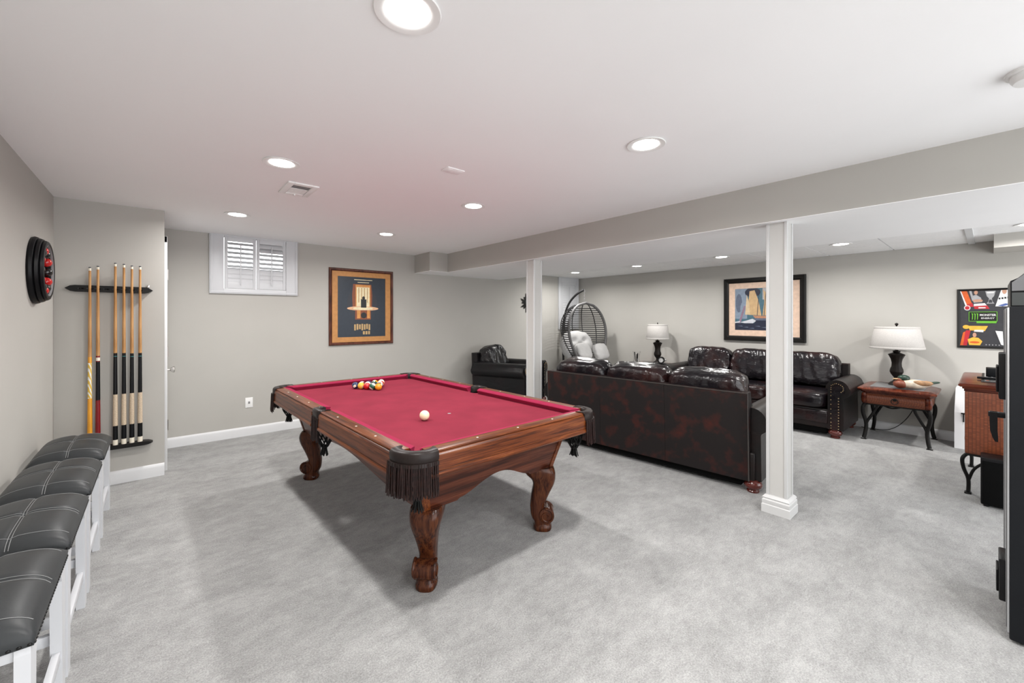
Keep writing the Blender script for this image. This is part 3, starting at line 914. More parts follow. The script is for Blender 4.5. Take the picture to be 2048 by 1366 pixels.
# ------------------------------------------------------------------ leather seating
def wrinkled(seed, amt, fx=1.0, fz=1.0):
    def fn(p):
        q = Vector((p.x * 2.2 * fx + seed, p.y * 2.2, p.z * 2.2 * fz))
        d = noise.noise(q) * amt + noise.noise(q * 2.7) * amt * .45
        return p * (1 + d)
    return fn
def couch(name, label, cat, loc, rz, iw, n, mats, group=None, back_h=.83, arm_h=.70, depth=.92, arm_w=.17, flare=.055, cush_top=.975, tuck=0.0, foot_h=.10, fold=.16, ce=4.2):
    """front = -y; iw = clear width between the arms"""
    back_m, cush_m, arm_m = mats
    t = thing(name, label, cat, loc, rz, group)
    hw = iw / 2
    yb = depth / 2; yf = -depth / 2
    bm = new(); box(bm, -hw - arm_w * .6, hw + arm_w * .6, yf + .03, yb - .06, foot_h, .33, .012, 3)
    obj('base', bm, arm_m, t)
    bm = new(); box(bm, -hw, hw, yf + .01, yf + .05, foot_h + .06, .31, .014, 3); obj('front_rail', bm, cush_m, t)
    bm = new(); box(bm, -hw + .02, hw - .02, yf + .06, yb - .10, .03, foot_h + .01); obj('gap_shade', bm, 'under_black', t, smooth=0)  # black block stands in for the shade in the gap under the seat
    # back, leaning a little, made of upholstered panels
    ob = hw + .055
    ps = 3 if n == 3 else 1
    for k in range(ps):
        a, b = -ob + 2 * ob * k / ps + .001, -ob + 2 * ob * (k + 1) / ps - .001
        bm = new()
        prof = [(yb - .04, foot_h), (yb - .035, foot_h), (yb, back_h - .02), (yb - .004, back_h), (yb - .10, back_h), (yb - .16, .30), (yb - .16, foot_h)]
        prism(bm, prof, lambda y, z: (a, y, z), lambda y, z: (b, y, z))
        obj('back_panel', bm, back_m, t, smooth=30)
    bm = new(); tube(bm, [(-ob, yb - .034, foot_h), (-ob, yb - .002, back_h - .004), (ob, yb - .002, back_h - .004), (ob, yb - .034, foot_h)], .006, 6); obj('piping', bm, 'piping_dark', t)
    # arms: rolled outwards
    for s in (-1, 1):
        rc, rr = arm_h - .115, .115
        cxr = hw + arm_w - .10 + flare * .4
        prof = [(hw, foot_h), (hw, rc)]
        for k in range(15):
            a = R(180 - k * 235 / 14)
            prof.append((cxr + (rr + (.02 if a < 0 else 0)) * math.cos(a), rc + rr * math.sin(a)))
        prof += [(hw + arm_w - .02, rc - .11), (hw + arm_w - .015, foot_h)]
        bm = new()
        prism(bm, prof, lambda x, z: (s * x, yf + .015, z), lambda x, z: (s * x, yb - .09, z))
        arm = obj('arm', bm, arm_m, t, smooth=50)
        # front facing of the arm with nail heads
        bm = new()
        pan = [(hw + .03, foot_h + .01), (hw + .03, rc + .01), (hw + .035, rc + .045), (hw + .06, rc + .08), (cxr, rc + .09), (cxr + .06, rc + .065), (cxr + .082, rc + .02), (cxr + .07, rc - .04),
               (cxr + .035, rc - .06), (hw + .115, rc - .075), (hw + .115, foot_h + .01)]
        prism(bm, pan, lambda x, z: (s * x, yf - .004, z), lambda x, z: (s * x, yf + .02, z))
        obj('arm_facing', bm, cush_m, arm, smooth=25)
        bm = new()
        path = [(hw + .036, foot_h + .02), (hw + .036, rc), (hw + .052, rc + .055), (cxr, rc + .075), (cxr + .055, rc + .045), (cxr + .058, rc - .005), (cxr + .03, rc - .03)]
        path = [(v.x, v.y) for v in catmull([(a, b, 0) for a, b in path], 10)] + [(hw + .108, foot_h + .02 + (rc - .12 - foot_h) * k / 22) for k in range(23)]
        last = None
        for x, z in path:
            if last and math.hypot(x - last[0], z - last[1]) < .018: continue
            last = (x, z)
            bmesh.ops.create_icosphere(bm, subdivisions=1, radius=.0062, matrix=Matrix.Translation((s * x, yf - .005, z)))
        obj('nail_trim', bm, 'nailhead', arm)['kind'] = 'stuff'
    # cushions
    cw = iw / n
    for k in range(n):
        xc = -hw + cw * (k + .5)
        bm = new()
        pillow(bm, (xc, yf + .30, .425), (cw / 2 - .003, .315, .105), 5.0, 12, wrinkled(k * 3.1, .015))
        obj('seat_cushion', bm, cush_m, t, smooth=180)
        bm = new()
        zc0 = .505
        ch = (cush_top - zc0) / 2
        def shape(p, k=k):
            q = wrinkled(k * 5.7 + 2, .030)(p)
            q = Vector((q.x * (1 - .05 * max(0, q.z)), q.y * (1.0 - .10 * q.z), q.z))
            q.y += fold * noise.noise(Vector((q.x * 5.5 + k * 3 + q.z * .8, q.z * 1.1, 4.0)))      # folds running down the cushion
            # gathers close to the side seams
            g = abs(q.x) ** 6
            q.y += .10 * g * math.sin(q.z * 15 + k * 2) * .5
            q.z += .05 * g * noise.noise(Vector((q.x * 9, q.y * 9, k)))
            return q
        pillow(bm, (0, 0, 0), (cw / 2 + .008, .155, ch), ce, 24, shape)
        bmesh.ops.rotate(bm, verts=bm.verts[:], cent=(0, 0, 0), matrix=Matrix.Rotation(R(-13), 3, 'X'))
        bmesh.ops.translate(bm, verts=bm.verts[:], vec=(xc, yb - .225 + tuck, zc0 + ch))
        obj('back_cushion', bm, cush_m, t, smooth=180)
    for sx in (-1, 1):
        for y in (yf + .05, yb - .11):
            bm = new()
            lathe(bm, [(.045, 0), (.048, .012), (.040, .022), (.062, .040), (.070, .062), (.062, .086), (.045, .098), (.045, .105)], 22, (sx * (hw + .068), y, 0))
            obj('foot', bm, 'foot_wood', t, smooth=40)
    return t
SL = ('sofa_back', 'sofa_cushion', 'sofa_arm')
# near sofa seen from behind: its back runs from (3.65,1.29) to (3.47,3.41)
A_ = Vector((3.655, 1.285)); B_ = Vector((3.475, 3.40))
mid = (A_ + B_) / 2; dv = (B_ - A_).normalized()
fr = Vector((dv.y, -dv.x))                 # towards the seating area (+x)
rz1 = math.atan2(fr.y, fr.x) + PI / 2      # local -y -> fr
c1 = mid + fr * .46
couch('leather_sofa', 'dark brown leather sofa seen from behind beside the pool table', 'sofa', (c1.x, c1.y, 0), rz1, 2.0, 3, SL, 'dark leather sofas', flare=.02, arm_w=.15, ce=5.2)
couch('leather_sofa', 'dark glossy leather sofa against the wall below the sailboat picture', 'sofa', (6.60, 2.29, 0), -PI / 2, 2.02, 3, SL, 'dark leather sofas', tuck=-.02)
fa = R(-68)
couch('leather_armchair', 'black leather club armchair in the far corner behind the slim post', 'armchair', (4.49, 5.30, 0), fa + PI / 2, .56, 1, ('chair_leather', 'chair_cushion', 'chair_leather'),
      arm_h=.72, depth=1.04, cush_top=.98, back_h=.86, fold=.34, ce=3.6)

# ------------------------------------------------------------------ hanging egg chair
ec = thing('egg_chair', 'grey wicker hanging egg chair on a curved stand with pale cushions', 'hanging chair', (6.27, 5.12, 0), 0)
fang = R(-92)               # opening direction
fx, fy = math.cos(fang), math.sin(fang)
lx, ly = -fy, fx                            # lateral (its left hand)
E3 = lambda a, b, c: (lx * a + fx * b, ly * a + fy * b, c)      # a lateral, b forward, c up
bm = new()
tube(bm, [E3(.50 * math.cos(2 * PI * k / 40), .50 * math.sin(2 * PI * k / 40), .025) for k in range(40)], .022, 8, closed=True)
tube(bm, [E3(0, -.50, .025), E3(0, .50, .025)], .02, 8)
obj('base_ring', bm, 'rattan_black', ec)
bm = new()
pole = catmull([E3(.0, -.50, .03), E3(.0, -.545, .35), E3(.0, -.575, .75), E3(0, -.58, 1.12), E3(0, -.54, 1.45), E3(0, -.42, 1.72), E3(0, -.22, 1.90), E3(0, -.02, 1.985)], 6)
tube(bm, pole, .022, 10); obj('stand_pole', bm, 'rattan_black', ec, smooth=60)
bm = new()
for k in range(7):
    z = 1.975 - k * .030
    pts = [(.010 * math.cos(a), 0, .020 * math.sin(a)) for a in [2 * PI * i / 12 for i in range(12)]]
    if k % 2: pts = [(y, x, w) for x, y, w in pts]
    tube(bm, [(p[0] + E3(0, 0, 0)[0], p[1] + E3(0, 0, 0)[1], p[2] + z) for p in pts], .0045, 6, closed=True)
obj('chain', bm, 'chrome', ec)
ZTOP, ZBOT, WM, DM = 1.73, .42, .53, .52
def halfw(t): return WM * (math.sin(PI * t ** .78) ** .62 if 0 < t < 1 else 0)
def depthf(t): return DM * (math.sin(PI * t ** .72) ** .6 if 0 < t < 1 else 0)
def rimfwd(t): return .10 + .14 * (t - .5)      # the opening leans back at the top
def shell(t, a):            # a from -90..90
    z = ZTOP + (ZBOT - ZTOP) * t
    return E3(halfw(t) * math.sin(R(a)), rimfwd(t) - depthf(t) * math.cos(R(a)), z)
basket = None
bm = new()
L_ = [shell(t, 90) for t in [k / 30 for k in range(1, 30)]]; Rr = [shell(t, -90) for t in [k / 30 for k in range(1, 30)]]
top_ = E3(0, rimfwd(0), ZTOP); bot_ = E3(0, rimfwd(1), ZBOT)
tube(bm, [top_] + L_ + [bot_] + Rr[::-1], .026, 9, closed=True)
basket = obj('basket_rim', bm, 'rattan_grey', ec, smooth=60)
for k in range(1, 29):
    t = .045 + k * .032
    bm = new(); tube(bm, [shell(t, a) for a in range(-90, 91, 9)], .0085, 6); obj('rib', bm, 'rattan_black', basket, smooth=60)
for a in (-66, -36, -12, 12, 36, 66):
    bm = new(); tube(bm, [shell(t / 40, a) for t in range(1, 40)], .0095, 6); obj('stave', bm, 'rattan_black', basket, smooth=60)
def puff(name, c, h, rx, rzz, mat='canvas_grey', tufts=None, e=2.6, label=None):
    bm = new()
    def fn(p):
        d = 0
        if tufts:
            for (tu, tv) in tufts:
                d += math.exp(-((p.x - tu) ** 2 + (p.z - tv) ** 2) / .03)
        w = noise.noise(Vector((p.x * 3 + c[0], p.z * 3, p.y))) * .05
        return Vector((p.x * (1 + w), p.y * (1 - .55 * min(1, d) + w), p.z * (1 + w)))
    pillow(bm, (0, 0, 0), h, e, 16, fn)
    rot = Matrix.Rotation(fang + PI / 2 + rzz, 3, 'Z') @ Matrix.Rotation(rx, 3, 'X')
    bmesh.ops.rotate(bm, verts=bm.verts[:], cent=(0, 0, 0), matrix=rot)
    bmesh.ops.translate(bm, verts=bm.verts[:], vec=E3(*c))
    if label:
        o = obj(name, bm, mat, None, smooth=180); o.location = ec.location
        return tag(o, label, 'pillow', 'loose pillows in the hanging chair')
    return obj(name, bm, mat, ec, smooth=180)
TF = [(-.35, .3), (.35, .3), (-.35, -.25), (.35, -.25), (0, 0)]
puff('back_cushion', (-.02, -.18, .90), (.43, .11, .29), R(-14), 0, tufts=TF)
puff('seat_cushion', (.0, .02, .585), (.39, .34, .085), 0, 0)
puff('throw_pillow', (-.09, .05, .80), (.205, .075, .165), R(-24), R(6), e=3.4, label='pale grey pillow in the middle of the hanging chair')
puff('throw_pillow', (.315, .14, .78), (.19, .075, .165), R(-22), R(2), e=3.4, label='pale grey pillow at the right rim of the hanging chair')

# ------------------------------------------------------------------ end tables
def end_table(label, loc, rz, w, d, h):
    """front = -y; w along x"""
    t = thing('end_table', label, 'side table', loc, rz, 'mahogany end tables with scrolled iron legs')
    bm = new()
    rings = []
    for ex, z in ((-.030, h - .075), (-.018, h - .070), (-.008, h - .055), (.006, h - .050), (.014, h - .038), (.016, h - .026), (.010, h - .016), (-.030, h), (-.05, h)):
        a, b, c = w / 2 + ex, d / 2 + ex, .05
        rings.append([(-a + c, -b, z), (a - c, -b, z), (a, -b + c, z), (a, b - c, z), (a - c, b, z), (-a + c, b, z), (-a, b - c, z), (-a, -b + c, z)])
    loft(bm, rings); obj('top', bm, 'mahogany', t, smooth=30)
    bm = new(); box(bm, -w / 2 + .09, w / 2 - .09, -d / 2 + .09, d / 2 - .09, h - .002, h + .003, .002); obj('inset', bm, 'slate', t)
    bm = new(); box(bm, -w / 2 + .035, w / 2 - .035, -d / 2 + .035, d / 2 - .035, h - .20, h - .07, .012, 3); obj('apron', bm, 'wicker', t)
    bm = new()
    prof = [(-d / 2 + .04, h - .19), (-d / 2 + .022, h - .178), (-d / 2 + .008, h - .135), (-d / 2 + .022, h - .09), (-d / 2 + .04, h - .08)]
    prism(bm, prof, lambda y, z: (-w / 2 + .075, y, z), lambda y, z: (w / 2 - .075, y, z))
    dr = obj('drawer', bm, 'wicker', t, smooth=60)
    bm = new()
    lathe(bm, [(.018, -.006), (.016, -.016), (.006, -.018)], 14, (0, -d / 2 + .012, h - .122), axis='y')
    tube(bm, [(.030 * math.sin(2 * PI * k / 20), -d / 2 - .010, h - .140 + .030 * math.cos(2 * PI * k / 20)) for k in range(20)], .004, 6, closed=True)
    obj('ring_pull', bm, 'iron_black', dr)
    for sx in (-1, 1):
        bm = new()
        lathe(bm, [(.024, h - .195), (.032, h - .17), (.034, h - .135), (.032, h - .10), (.024, h - .075)], 16, (sx * (w / 2 - .052), -d / 2 + .045, 0)); obj('corner_turning', bm, 'mahogany', t)
    bm = new(); box(bm, -w / 2 + .04, w / 2 - .04, -d / 2 + .04, d / 2 - .04, h - .215, h - .198, .004); obj('iron_frame', bm, 'iron_black', t)
    for sx in (-1, 1):
        for sy in (-1, 1):
            bm = new()
            X, Y = sx * (w / 2 - .055), sy * (d / 2 - .06)
            o = Vector((sx * .6, sy * .8, 0)).normalized()
            zz = h - .205
            pts = [(0, 1.0), (.030, .88), (.026, .70), (-.004, .50), (-.012, .34), (.004, .14), (.022, .02)]
            path = catmull([(X + o.x * u, Y + o.y * u, .006 + zz * v) for u, v in pts], 5)
            tube(bm, path, [.019] * len(path), 8)
            # second strand that splits off under the top
            br = catmull([(X - sx * .105, Y, zz), (X - sx * .10, Y, zz * .90), (X - sx * .06, Y, zz * .70), (X - sx * .018, Y, zz * .50), (X - .010 * o.x, Y - .010 * o.y, zz * .36)], 5)
            tube(bm, br, .014, 8)
            box(bm, X + o.x * .022 - .026, X + o.x * .022 + .026, Y + o.y * .022 - .016, Y + o.y * .022 + .016, 0, .008, .002)
            obj('leg', bm, 'iron_black', t, smooth=50)
    bm = new()
    tube(bm, catmull([(-w / 2 + .09, 0, h - .21), (-w / 4, 0, h - .245), (-w * .1, 0, h - .275), (w * .08, 0, h - .245), (w / 2 - .09, 0, h - .21)], 6), .008, 7); obj('brace', bm, 'iron_black', t)
    return t
ET2 = (6.70, .705); H2 = .63
end_table('mahogany end table with woven drawer and iron legs under the bigger lamp', (*ET2, 0), -PI / 2, .64, .68, H2)
ET1 = (6.70, 3.98); H1 = .63
end_table('mahogany end table mostly hidden behind the near sofa, holding the smaller lamp', (*ET1, 0), -PI / 2, .62, .68, H1)
# power cord under the right end table
bm = new()
tube(bm, catmull([(6.98, .63, .60), (7.03, .62, .52), (7.03, .60, .40), (7.02, .62, .30), (7.03, .68, .18), (7.035, .76, .08), (7.03, .86, .02), (7.02, 1.00, .012), (7.02, 1.10, .012)], 6), .004, 6)
tag(obj('power_cord', bm, 'iron_black', smooth=60), 'thin dark power cord hanging down the wall under the right end table', 'cord')

# ------------------------------------------------------------------ table lamps
def lamp(label, loc, k, sr0, sr1, sh, knob):
    """k: height of the baluster; shade from radius sr0 (bottom) to sr1 (top), height sh"""
    t = thing('table_lamp', label, 'lamp', loc, 0, 'bronze baluster table lamps')
    bm = new()
    lathe(bm, [(.075, 0), (.078, .010), (.070, .022), (.058, .034), (.040, .046), (.026, .058)], 12); obj('base', bm, 'lamp_bronze', t, smooth=30)
    bm = new()
    pr_ = [(.024, .056), (.030, .075), (.024, .095), (.030, .108), (.052, .145), (.064, .180), (.060, .215), (.048, .250), (.046, .300), (.054, .350), (.072, .395), (.080, .410), (.074, .418), (.050, .430), (.030, .440), (.034, .452), (.038, .462), (.020, .468), (.013, .475), (.013, .515)]
    lathe(bm, [(r, z * k / .515) for r, z in pr_], 12); obj('baluster', bm, 'lamp_bronze', t, smooth=25)
    z0 = k - .02
    bm = new()
    lathe(bm, [(sr0, z0), (sr0 + .003, z0 + .004), (sr1 + .003, z0 + sh - .004), (sr1, z0 + sh), (sr1 - .004, z0 + sh - .004), (sr0 - .004, z0 + .004), (sr0, z0)], 40, cap=False)
    s = obj('shade', bm, 'lamp_linen', t, smooth=50)
    for r, z in ((sr0 + .0035, z0 + .014), (sr1 + .0035, z0 + sh - .014)):
        bm = new(); rr = r - (sr0 - sr1) * (.014 / sh) * (1 if z < z0 + sh / 2 else -1)
        lathe(bm, [(rr, z - .012), (rr + .0012, z - .010), (rr + .0012, z + .010), (rr, z + .012)], 40, cap=False); obj('hem', bm, 'lamp_linen', s, smooth=50)
    bm = new()
    for a in range(3):
        tube(bm, [(0, 0, z0 + sh - .02), ((sr1 - .003) * math.cos(2.1 * a), (sr1 - .003) * math.sin(2.1 * a), z0 + sh - .02)], .0025, 6)
    tube(bm, [(0, 0, k - .01), (0, 0, z0 + sh + .012)], .004, 8)
    obj('harp', bm, 'steel', t)
    bm = new(); z1 = z0 + sh + .005
    lathe(bm, [(.006, z1), (.008, z1 + .006), (knob, z1 + .006 + knob), (knob * .8, z1 + .006 + knob * 1.6), (.002, z1 + .006 + 2 * knob)], 14); obj('finial', bm, 'lamp_bronze', t)
    return t
lamp('bronze table lamp with the wider cream drum shade, beside the duck decoy', (6.79, .735, H2 + .003), .46, .250, .200, .265, .018)
lamp('bronze table lamp with the narrower white shade, left of the far sofa', (6.77, 3.87, H1 + .003), .45, .195, .168, .265, .010)

# ------------------------------------------------------------------ things on the end tables
dk = thing('duck_decoy', 'painted wooden duck decoy lying on the right end table', 'duck decoy', (6.52, .575, H2 + .005), R(-62))
plain('duck_cream', (.62, .55, .44), .5, var=.3, scale=18); plain('duck_green', (.012, .035, .022), .35, var=.3, scale=20); plain('duck_rust', (.22, .06, .03), .5, var=.3, scale=25)
plain('duck_blue', (.20, .26, .34), .5, var=.2); plain('duck_tan', (.34, .19, .09), .5, var=.4, scale=30); plain('duck_bill', (.45, .30, .16), .4)
bm = new(); pillow(bm, (0.02, 0, .056), (.155, .075, .052), 2.4, 12, lambda p: Vector((p.x, p.y * (1 - .35 * max(0, p.x)), p.z * (1 - .25 * max(0, p.x)) + .22 * max(0, p.x) ** 2))); obj('body', bm, 'duck_cream', dk, smooth=180)
bm = new(); pillow(bm, (-.105, 0, .052), (.062, .066, .048), 2.2, 8); obj('breast', bm, 'duck_rust', dk, smooth=180)
bm = new(); pillow(bm, (-.075, 0, .118), (.055, .036, .038), 2.2, 8); lathe(bm, [(.034, .06), (.026, .10)], 14, (-.085, 0, 0)); obj('head', bm, 'duck_green', dk, smooth=180)
bm = new(); pillow(bm, (-.145, 0, .108), (.030, .018, .009), 2.5, 6); obj('bill', bm, 'duck_bill', dk, smooth=180)
bm = new(); pillow(bm, (-.118, 0, .100), (.022, .034, .022), 2.2, 6); obj('cheek', bm, 'duck_rust', dk, smooth=180)
for s in (-1, 1):
    bm = new(); pillow(bm, (.065, s * .052, .075), (.095, .026, .030), 2.3, 8); obj('wing', bm, 'duck_blue' if s > 0 else 'duck_tan', dk, smooth=180)
bm = new(); pillow(bm, (.185, 0, .078), (.055, .040, .012), 2.4, 8, lambda p: Vector((p.x, p.y, p.z + .9 * p.x))); obj('tail', bm, 'duck_green', dk, smooth=180)
vs = thing('glass_vase', 'clear flared glass vase holding dark sticks on the left end table', 'vase', (6.62, 4.20, H1 + .003))
bm = new()
lathe(bm, [(.058, 0), (.062, .004), (.052, .06), (.050, .11), (.060, .17), (.070, .20), (.067, .20), (.057, .17), (.047, .11), (.048, .06), (.054, .014), (.03, .012)], 28); obj('glass_body', bm, 'clear_glass', vs, smooth=60)
for k, (a, b) in enumerate((((-.02, .01, .014), (-.035, .02, .19)), ((.0, -.015, .014), (.02, -.01, .165)), ((.015, .01, .014), (-.02, -.02, .15)))):
    bm = new(); tube(bm, [a, ((a[0] + b[0]) / 2, (a[1] + b[1]) / 2, (a[2] + b[2]) / 2), b], [.006, .008, .010], 8); o = obj('dark_stick', bm, 'pot_black'); o.location = vs.location; tag(o, ('tallest dark stick in the clear glass vase', 'dark stick leaning right in the clear glass vase', 'shortest dark stick in the clear glass vase')[k], 'stick', 'sticks in the glass vase')
ck = thing('desk_clock', 'small round silver desk clock on a black block beside the lamp', 'clock', (6.60, 3.69, H1 + .003), -PI / 2 + R(20))
bm = new(); box(bm, -.075, .075, -.035, .035, 0, .028, .004); obj('plinth', bm, 'pot_black', ck)
bm = new(); lathe(bm, [(.040, -.022), (.056, -.022), (.058, -.015), (.058, .012), (.05, .02), (.02, .02)], 28, (-.012, 0, .082), axis='y', cap=False); obj('case', bm, 'pot_black', ck)
bm = new(); lathe(bm, [(.041, -.016), (.003, -.016)], 28, (-.012, 0, .082), axis='y'); obj('dial', bm, 'plastic_white', ck)
bm = new(); pillow(bm, (.050, 0, .085), (.024, .02, .018), 2.3, 6); obj('ornament', bm, 'chrome', ck, smooth=180)
# ------------------------------------------------------------------ pictures (local: x right, z up, front = -y)
def framed(name, label, cat, loc, rz, w, h, fw, fmat, mw, mmat, depth=.03, steps=None):
    t = thing(name, label, cat, loc, rz)
    prof = steps or [(0, 0), (0, depth * .7), (fw * .25, depth), (fw * .6, depth * .9), (fw, depth * .55), (fw, 0)]
    bm = new()
    cs = [(-w / 2, -h / 2, 1, 1), (w / 2, -h / 2, -1, 1), (w / 2, h / 2, -1, -1), (-w / 2, h / 2, 1, -1)]
    vs = [[bm.verts.new((x + sx * a, -b, z + sz * a)) for a, b in prof] for x, z, sx, sz in cs]
    for i in range(4):
        A, B = vs[i], vs[(i + 1) % 4]
        for k in range(len(prof)):
            k2 = (k + 1) % len(prof)
            bm.faces.new((A[k], B[k], B[k2], A[k2]))
    obj('frame', bm, fmat, t, smooth=20)
    iw, ih = w / 2 - fw + .004, h / 2 - fw + .004
    if mw:
        bm = new()
        a, b = iw - (mw[0] if isinstance(mw, tuple) else mw), ih - (mw[1] if isinstance(mw, tuple) else mw)
        box(bm, -iw, iw, -.010, -.004, b, ih); box(bm, -iw, iw, -.010, -.004, -ih, -b)
        box(bm, -iw, -a, -.010, -.004, -b, b); box(bm, a, iw, -.010, -.004, -b, b)
        obj('mat_board', bm, mmat, t, smooth=0)
        iw, ih = a, b
    return t, iw + .002, ih + .002
class Print:
    """flat print: coloured shapes on one sheet, u,v in -1..1"""
    squeeze = 1.0
    def __init__(s, iw, ih, y=-.006):
        s.bm = new(); s.mats = []; s.iw, s.ih, s.y, s.k = iw, ih, y, 0
    def poly(s, mat, pts):
        pts = [(-1 + (a + 1) * s.squeeze, b) for a, b in pts]
        if mat not in s.mats: s.mats.append(mat)
        f = s.bm.faces.new([s.bm.verts.new((u * s.iw, s.y - s.k * .00012, v * s.ih)) for u, v in pts])
        f.material_index = s.mats.index(mat); s.k += 1
    def rect(s, mat, u0, u1, v0, v1): s.poly(mat, [(u0, v0), (u1, v0), (u1, v1), (u0, v1)])
    def oval(s, mat, u, v, ru, rv, n=20): s.poly(mat, [(u + ru * math.cos(2 * PI * k / n), v + rv * math.sin(2 * PI * k / n)) for k in range(n)])
    def done(s, parent, name='print'):
        me = bpy.data.meshes.new(name); 
        for f in s.bm.faces:
            f.normal_update()
            if f.normal.y > 0: f.normal_flip()
        s.bm.to_mesh(me); s.bm.free()
        for m in s.mats: me.materials.append(M[m])
        o = bpy.data.objects.new(name, me); COL.objects.link(o); o.parent = parent
        return o
def text_mesh(txt, size, mat, parent, x, y, z, name='lettering', sx=1.0, bold=0.0):
    cu = bpy.data.curves.new('t', 'FONT'); cu.body = txt; cu.size = size; cu.align_x = 'CENTER'; cu.align_y = 'CENTER'; cu.offset = bold; cu.resolution_u = 2
    to = bpy.data.objects.new('t', cu); COL.objects.link(to)
    dg = bpy.context.evaluated_depsgraph_get(); dg.update()
    me = bpy.data.meshes.new_from_object(to.evaluated_get(dg))
    bpy.data.objects.remove(to); bpy.data.curves.remove(cu)
    me.transform(Matrix.Translation((x, y, z)) @ Matrix.Rotation(R(90), 4, 'X') @ Matrix.Diagonal((sx, 1, 1, 1)))
    me.materials.clear(); me.materials.append(M[mat]); me.name = name
    o = bpy.data.objects.new(name, me); COL.objects.link(o); o.parent = parent
    return o
flat('mat_orange', (.50, .235, .075), .6); flat('p_navy', (.012, .020, .034)); flat('p_black', (.004, .004, .005)); flat('p_rust', (.22, .055, .015)); flat('p_amber', (.60, .26, .06))
flat('p_cream', (.78, .68, .44)); flat('p_gold', (.50, .33, .14)); flat('p_peach', (.70, .42, .24)); flat('p_dusk', (.020, .022, .032))
# film poster: a generic warm doorway on a dark ground
ps, iw, ih = framed('film_poster', 'framed dark film poster with a glowing doorway in an orange mat', 'poster', (2.255, YB, 1.602), 0, .93, 1.083, .040, 'frame_walnut', (.082, .075), 'mat_orange')
p = Print(iw, ih)
p.rect('p_navy', -1, 1, -1, 1)
p.oval('p_dusk', .0, .15, .62, .55)
p.poly('p_rust', [(-.40, -.05), (-.42, .40), (-.38, .76), (.38, .76), (.42, .40), (.40, -.05)])
p.poly('p_amber', [(-.28, -.05), (-.28, .74), (.34, .74), (.34, -.05)])
p.rect('p_cream', -.24, .30, -.04, .66)
for k in range(4): p.rect('p_gold', -.17 + k * .12, -.13 + k * .12, .15, .64)
p.oval('p_peach', .03, -.05, .66, .075)
p.oval('p_cream', .03, -.05, .42, .05)
p.rect('p_rust', -.30, .36, -.42, -.11)
p.rect('p_amber', -.22, -.08, -.38, -.11); p.rect('p_amber', .20, .32, -.38, -.11)
p.oval('p_black', .06, -.28, .12, .10)
p.rect('p_black', -.06, .17, -.02, .26)                       # plain dark shape in the doorway
p.oval('p_black', .05, .30, .06, .06)
for k in range(7):                                            # plain bars where the poster carries print
    p.rect('p_gold', -.34 + k * .10, -.27 + k * .10, -.78 + .02 * (k % 3), -.58 + .015 * (k % 2))
for k in range(3): p.rect('p_gold', .02 + k * .11, .10 + k * .11, -.92, -.81)
p.rect('p_cream', -.34, .42, .895, .915); p.rect('p_cream', -.20, .28, .81, .83)
p.done(ps)

flat('mat_peach', (.66, .48, .37), .6); flat('s_teal', (.06, .13, .17)); flat('s_sky', (.20, .25, .32)); flat('s_sail', (.50, .34, .18)); flat('s_sail2', (.56, .43, .27)); flat('s_navy', (.018, .022, .042))
flat('s_slate', (.10, .12, .17)); flat('s_foam', (.55, .56, .60)); flat('s_hull', (.40, .20, .12)); flat('s_mauve', (.24, .16, .22)); flat('s_grey', (.40, .38, .38))
sp, iw, ih = framed('sailboat_picture', 'black framed painting of tan sailed boats above the far sofa', 'picture', (XR, 2.285, 1.579), -PI / 2, 1.13, .99, .075, 'frame_black', .095, 'mat_peach', .045,
                    [(0, 0), (0, .03), (.012, .045), (.026, .045), (.032, .036), (.048, .036), (.056, .026), (.075, .020), (.075, 0)])
p = Print(iw, ih)
p.rect('s_teal', -1, 1, -1, 1)
p.rect('s_sky', -1, -.55, -.45, 1); p.oval('s_slate', -.85, .3, .12, .45); p.oval('s_sky', -.70, .0, .10, .35); p.rect('s_grey', .0, 1, .45, 1)
p.oval('s_navy', -.35, .80, .28, .22)
p.poly('s_sail', [(-.62, -.25), (-.50, .30), (-.46, .86), (-.28, .90), (-.14, .40), (-.04, -.30)])
p.poly('s_sail2', [(-.62, -.25), (-.56, .70), (-.47, .30), (-.44, -.26)])
p.poly('s_sail', [(.0, -.30), (.06, .35), (.02, .92), (.22, .60), (.36, -.28)])
p.poly('s_sail2', [(.40, -.28), (.48, .70), (.66, .30), (.78, -.28)])
for u in (-.20, .04, .25, .46): p.poly('s_navy', [(u, -.3), (u + .02, -.3), (u + .10, .95), (u + .08, .95)])
p.poly('s_mauve', [(-.92, -.85), (-.82, -.80), (-.60, .15), (-.66, .18)])
p.poly('s_hull', [(-.34, -.30), (.85, -.34), (.75, -.44), (-.26, -.42)])
p.rect('s_slate', -.30, 1, -.60, -.43)
p.poly('s_foam', [(-.80, -.62), (-.35, -.45), (-.22, -.55), (-.40, -.72)])
p.rect('s_navy', -1, 1, -1, -.66); p.poly('s_navy', [(-.22, -.52), (1, -.55), (1, -.70), (-.30, -.68)])
for k in range(9): p.poly('s_slate', [(-.9 + k * .21, -.80 - .05 * (k % 3)), (-.74 + k * .21, -.78 - .05 * (k % 3)), (-.70 + k * .21, -.83 - .05 * (k % 3))])
p.poly('s_foam', [(-1, -.60), (-.80, -.56), (-.82, -.63), (-1, -.66)])
p.done(sp)

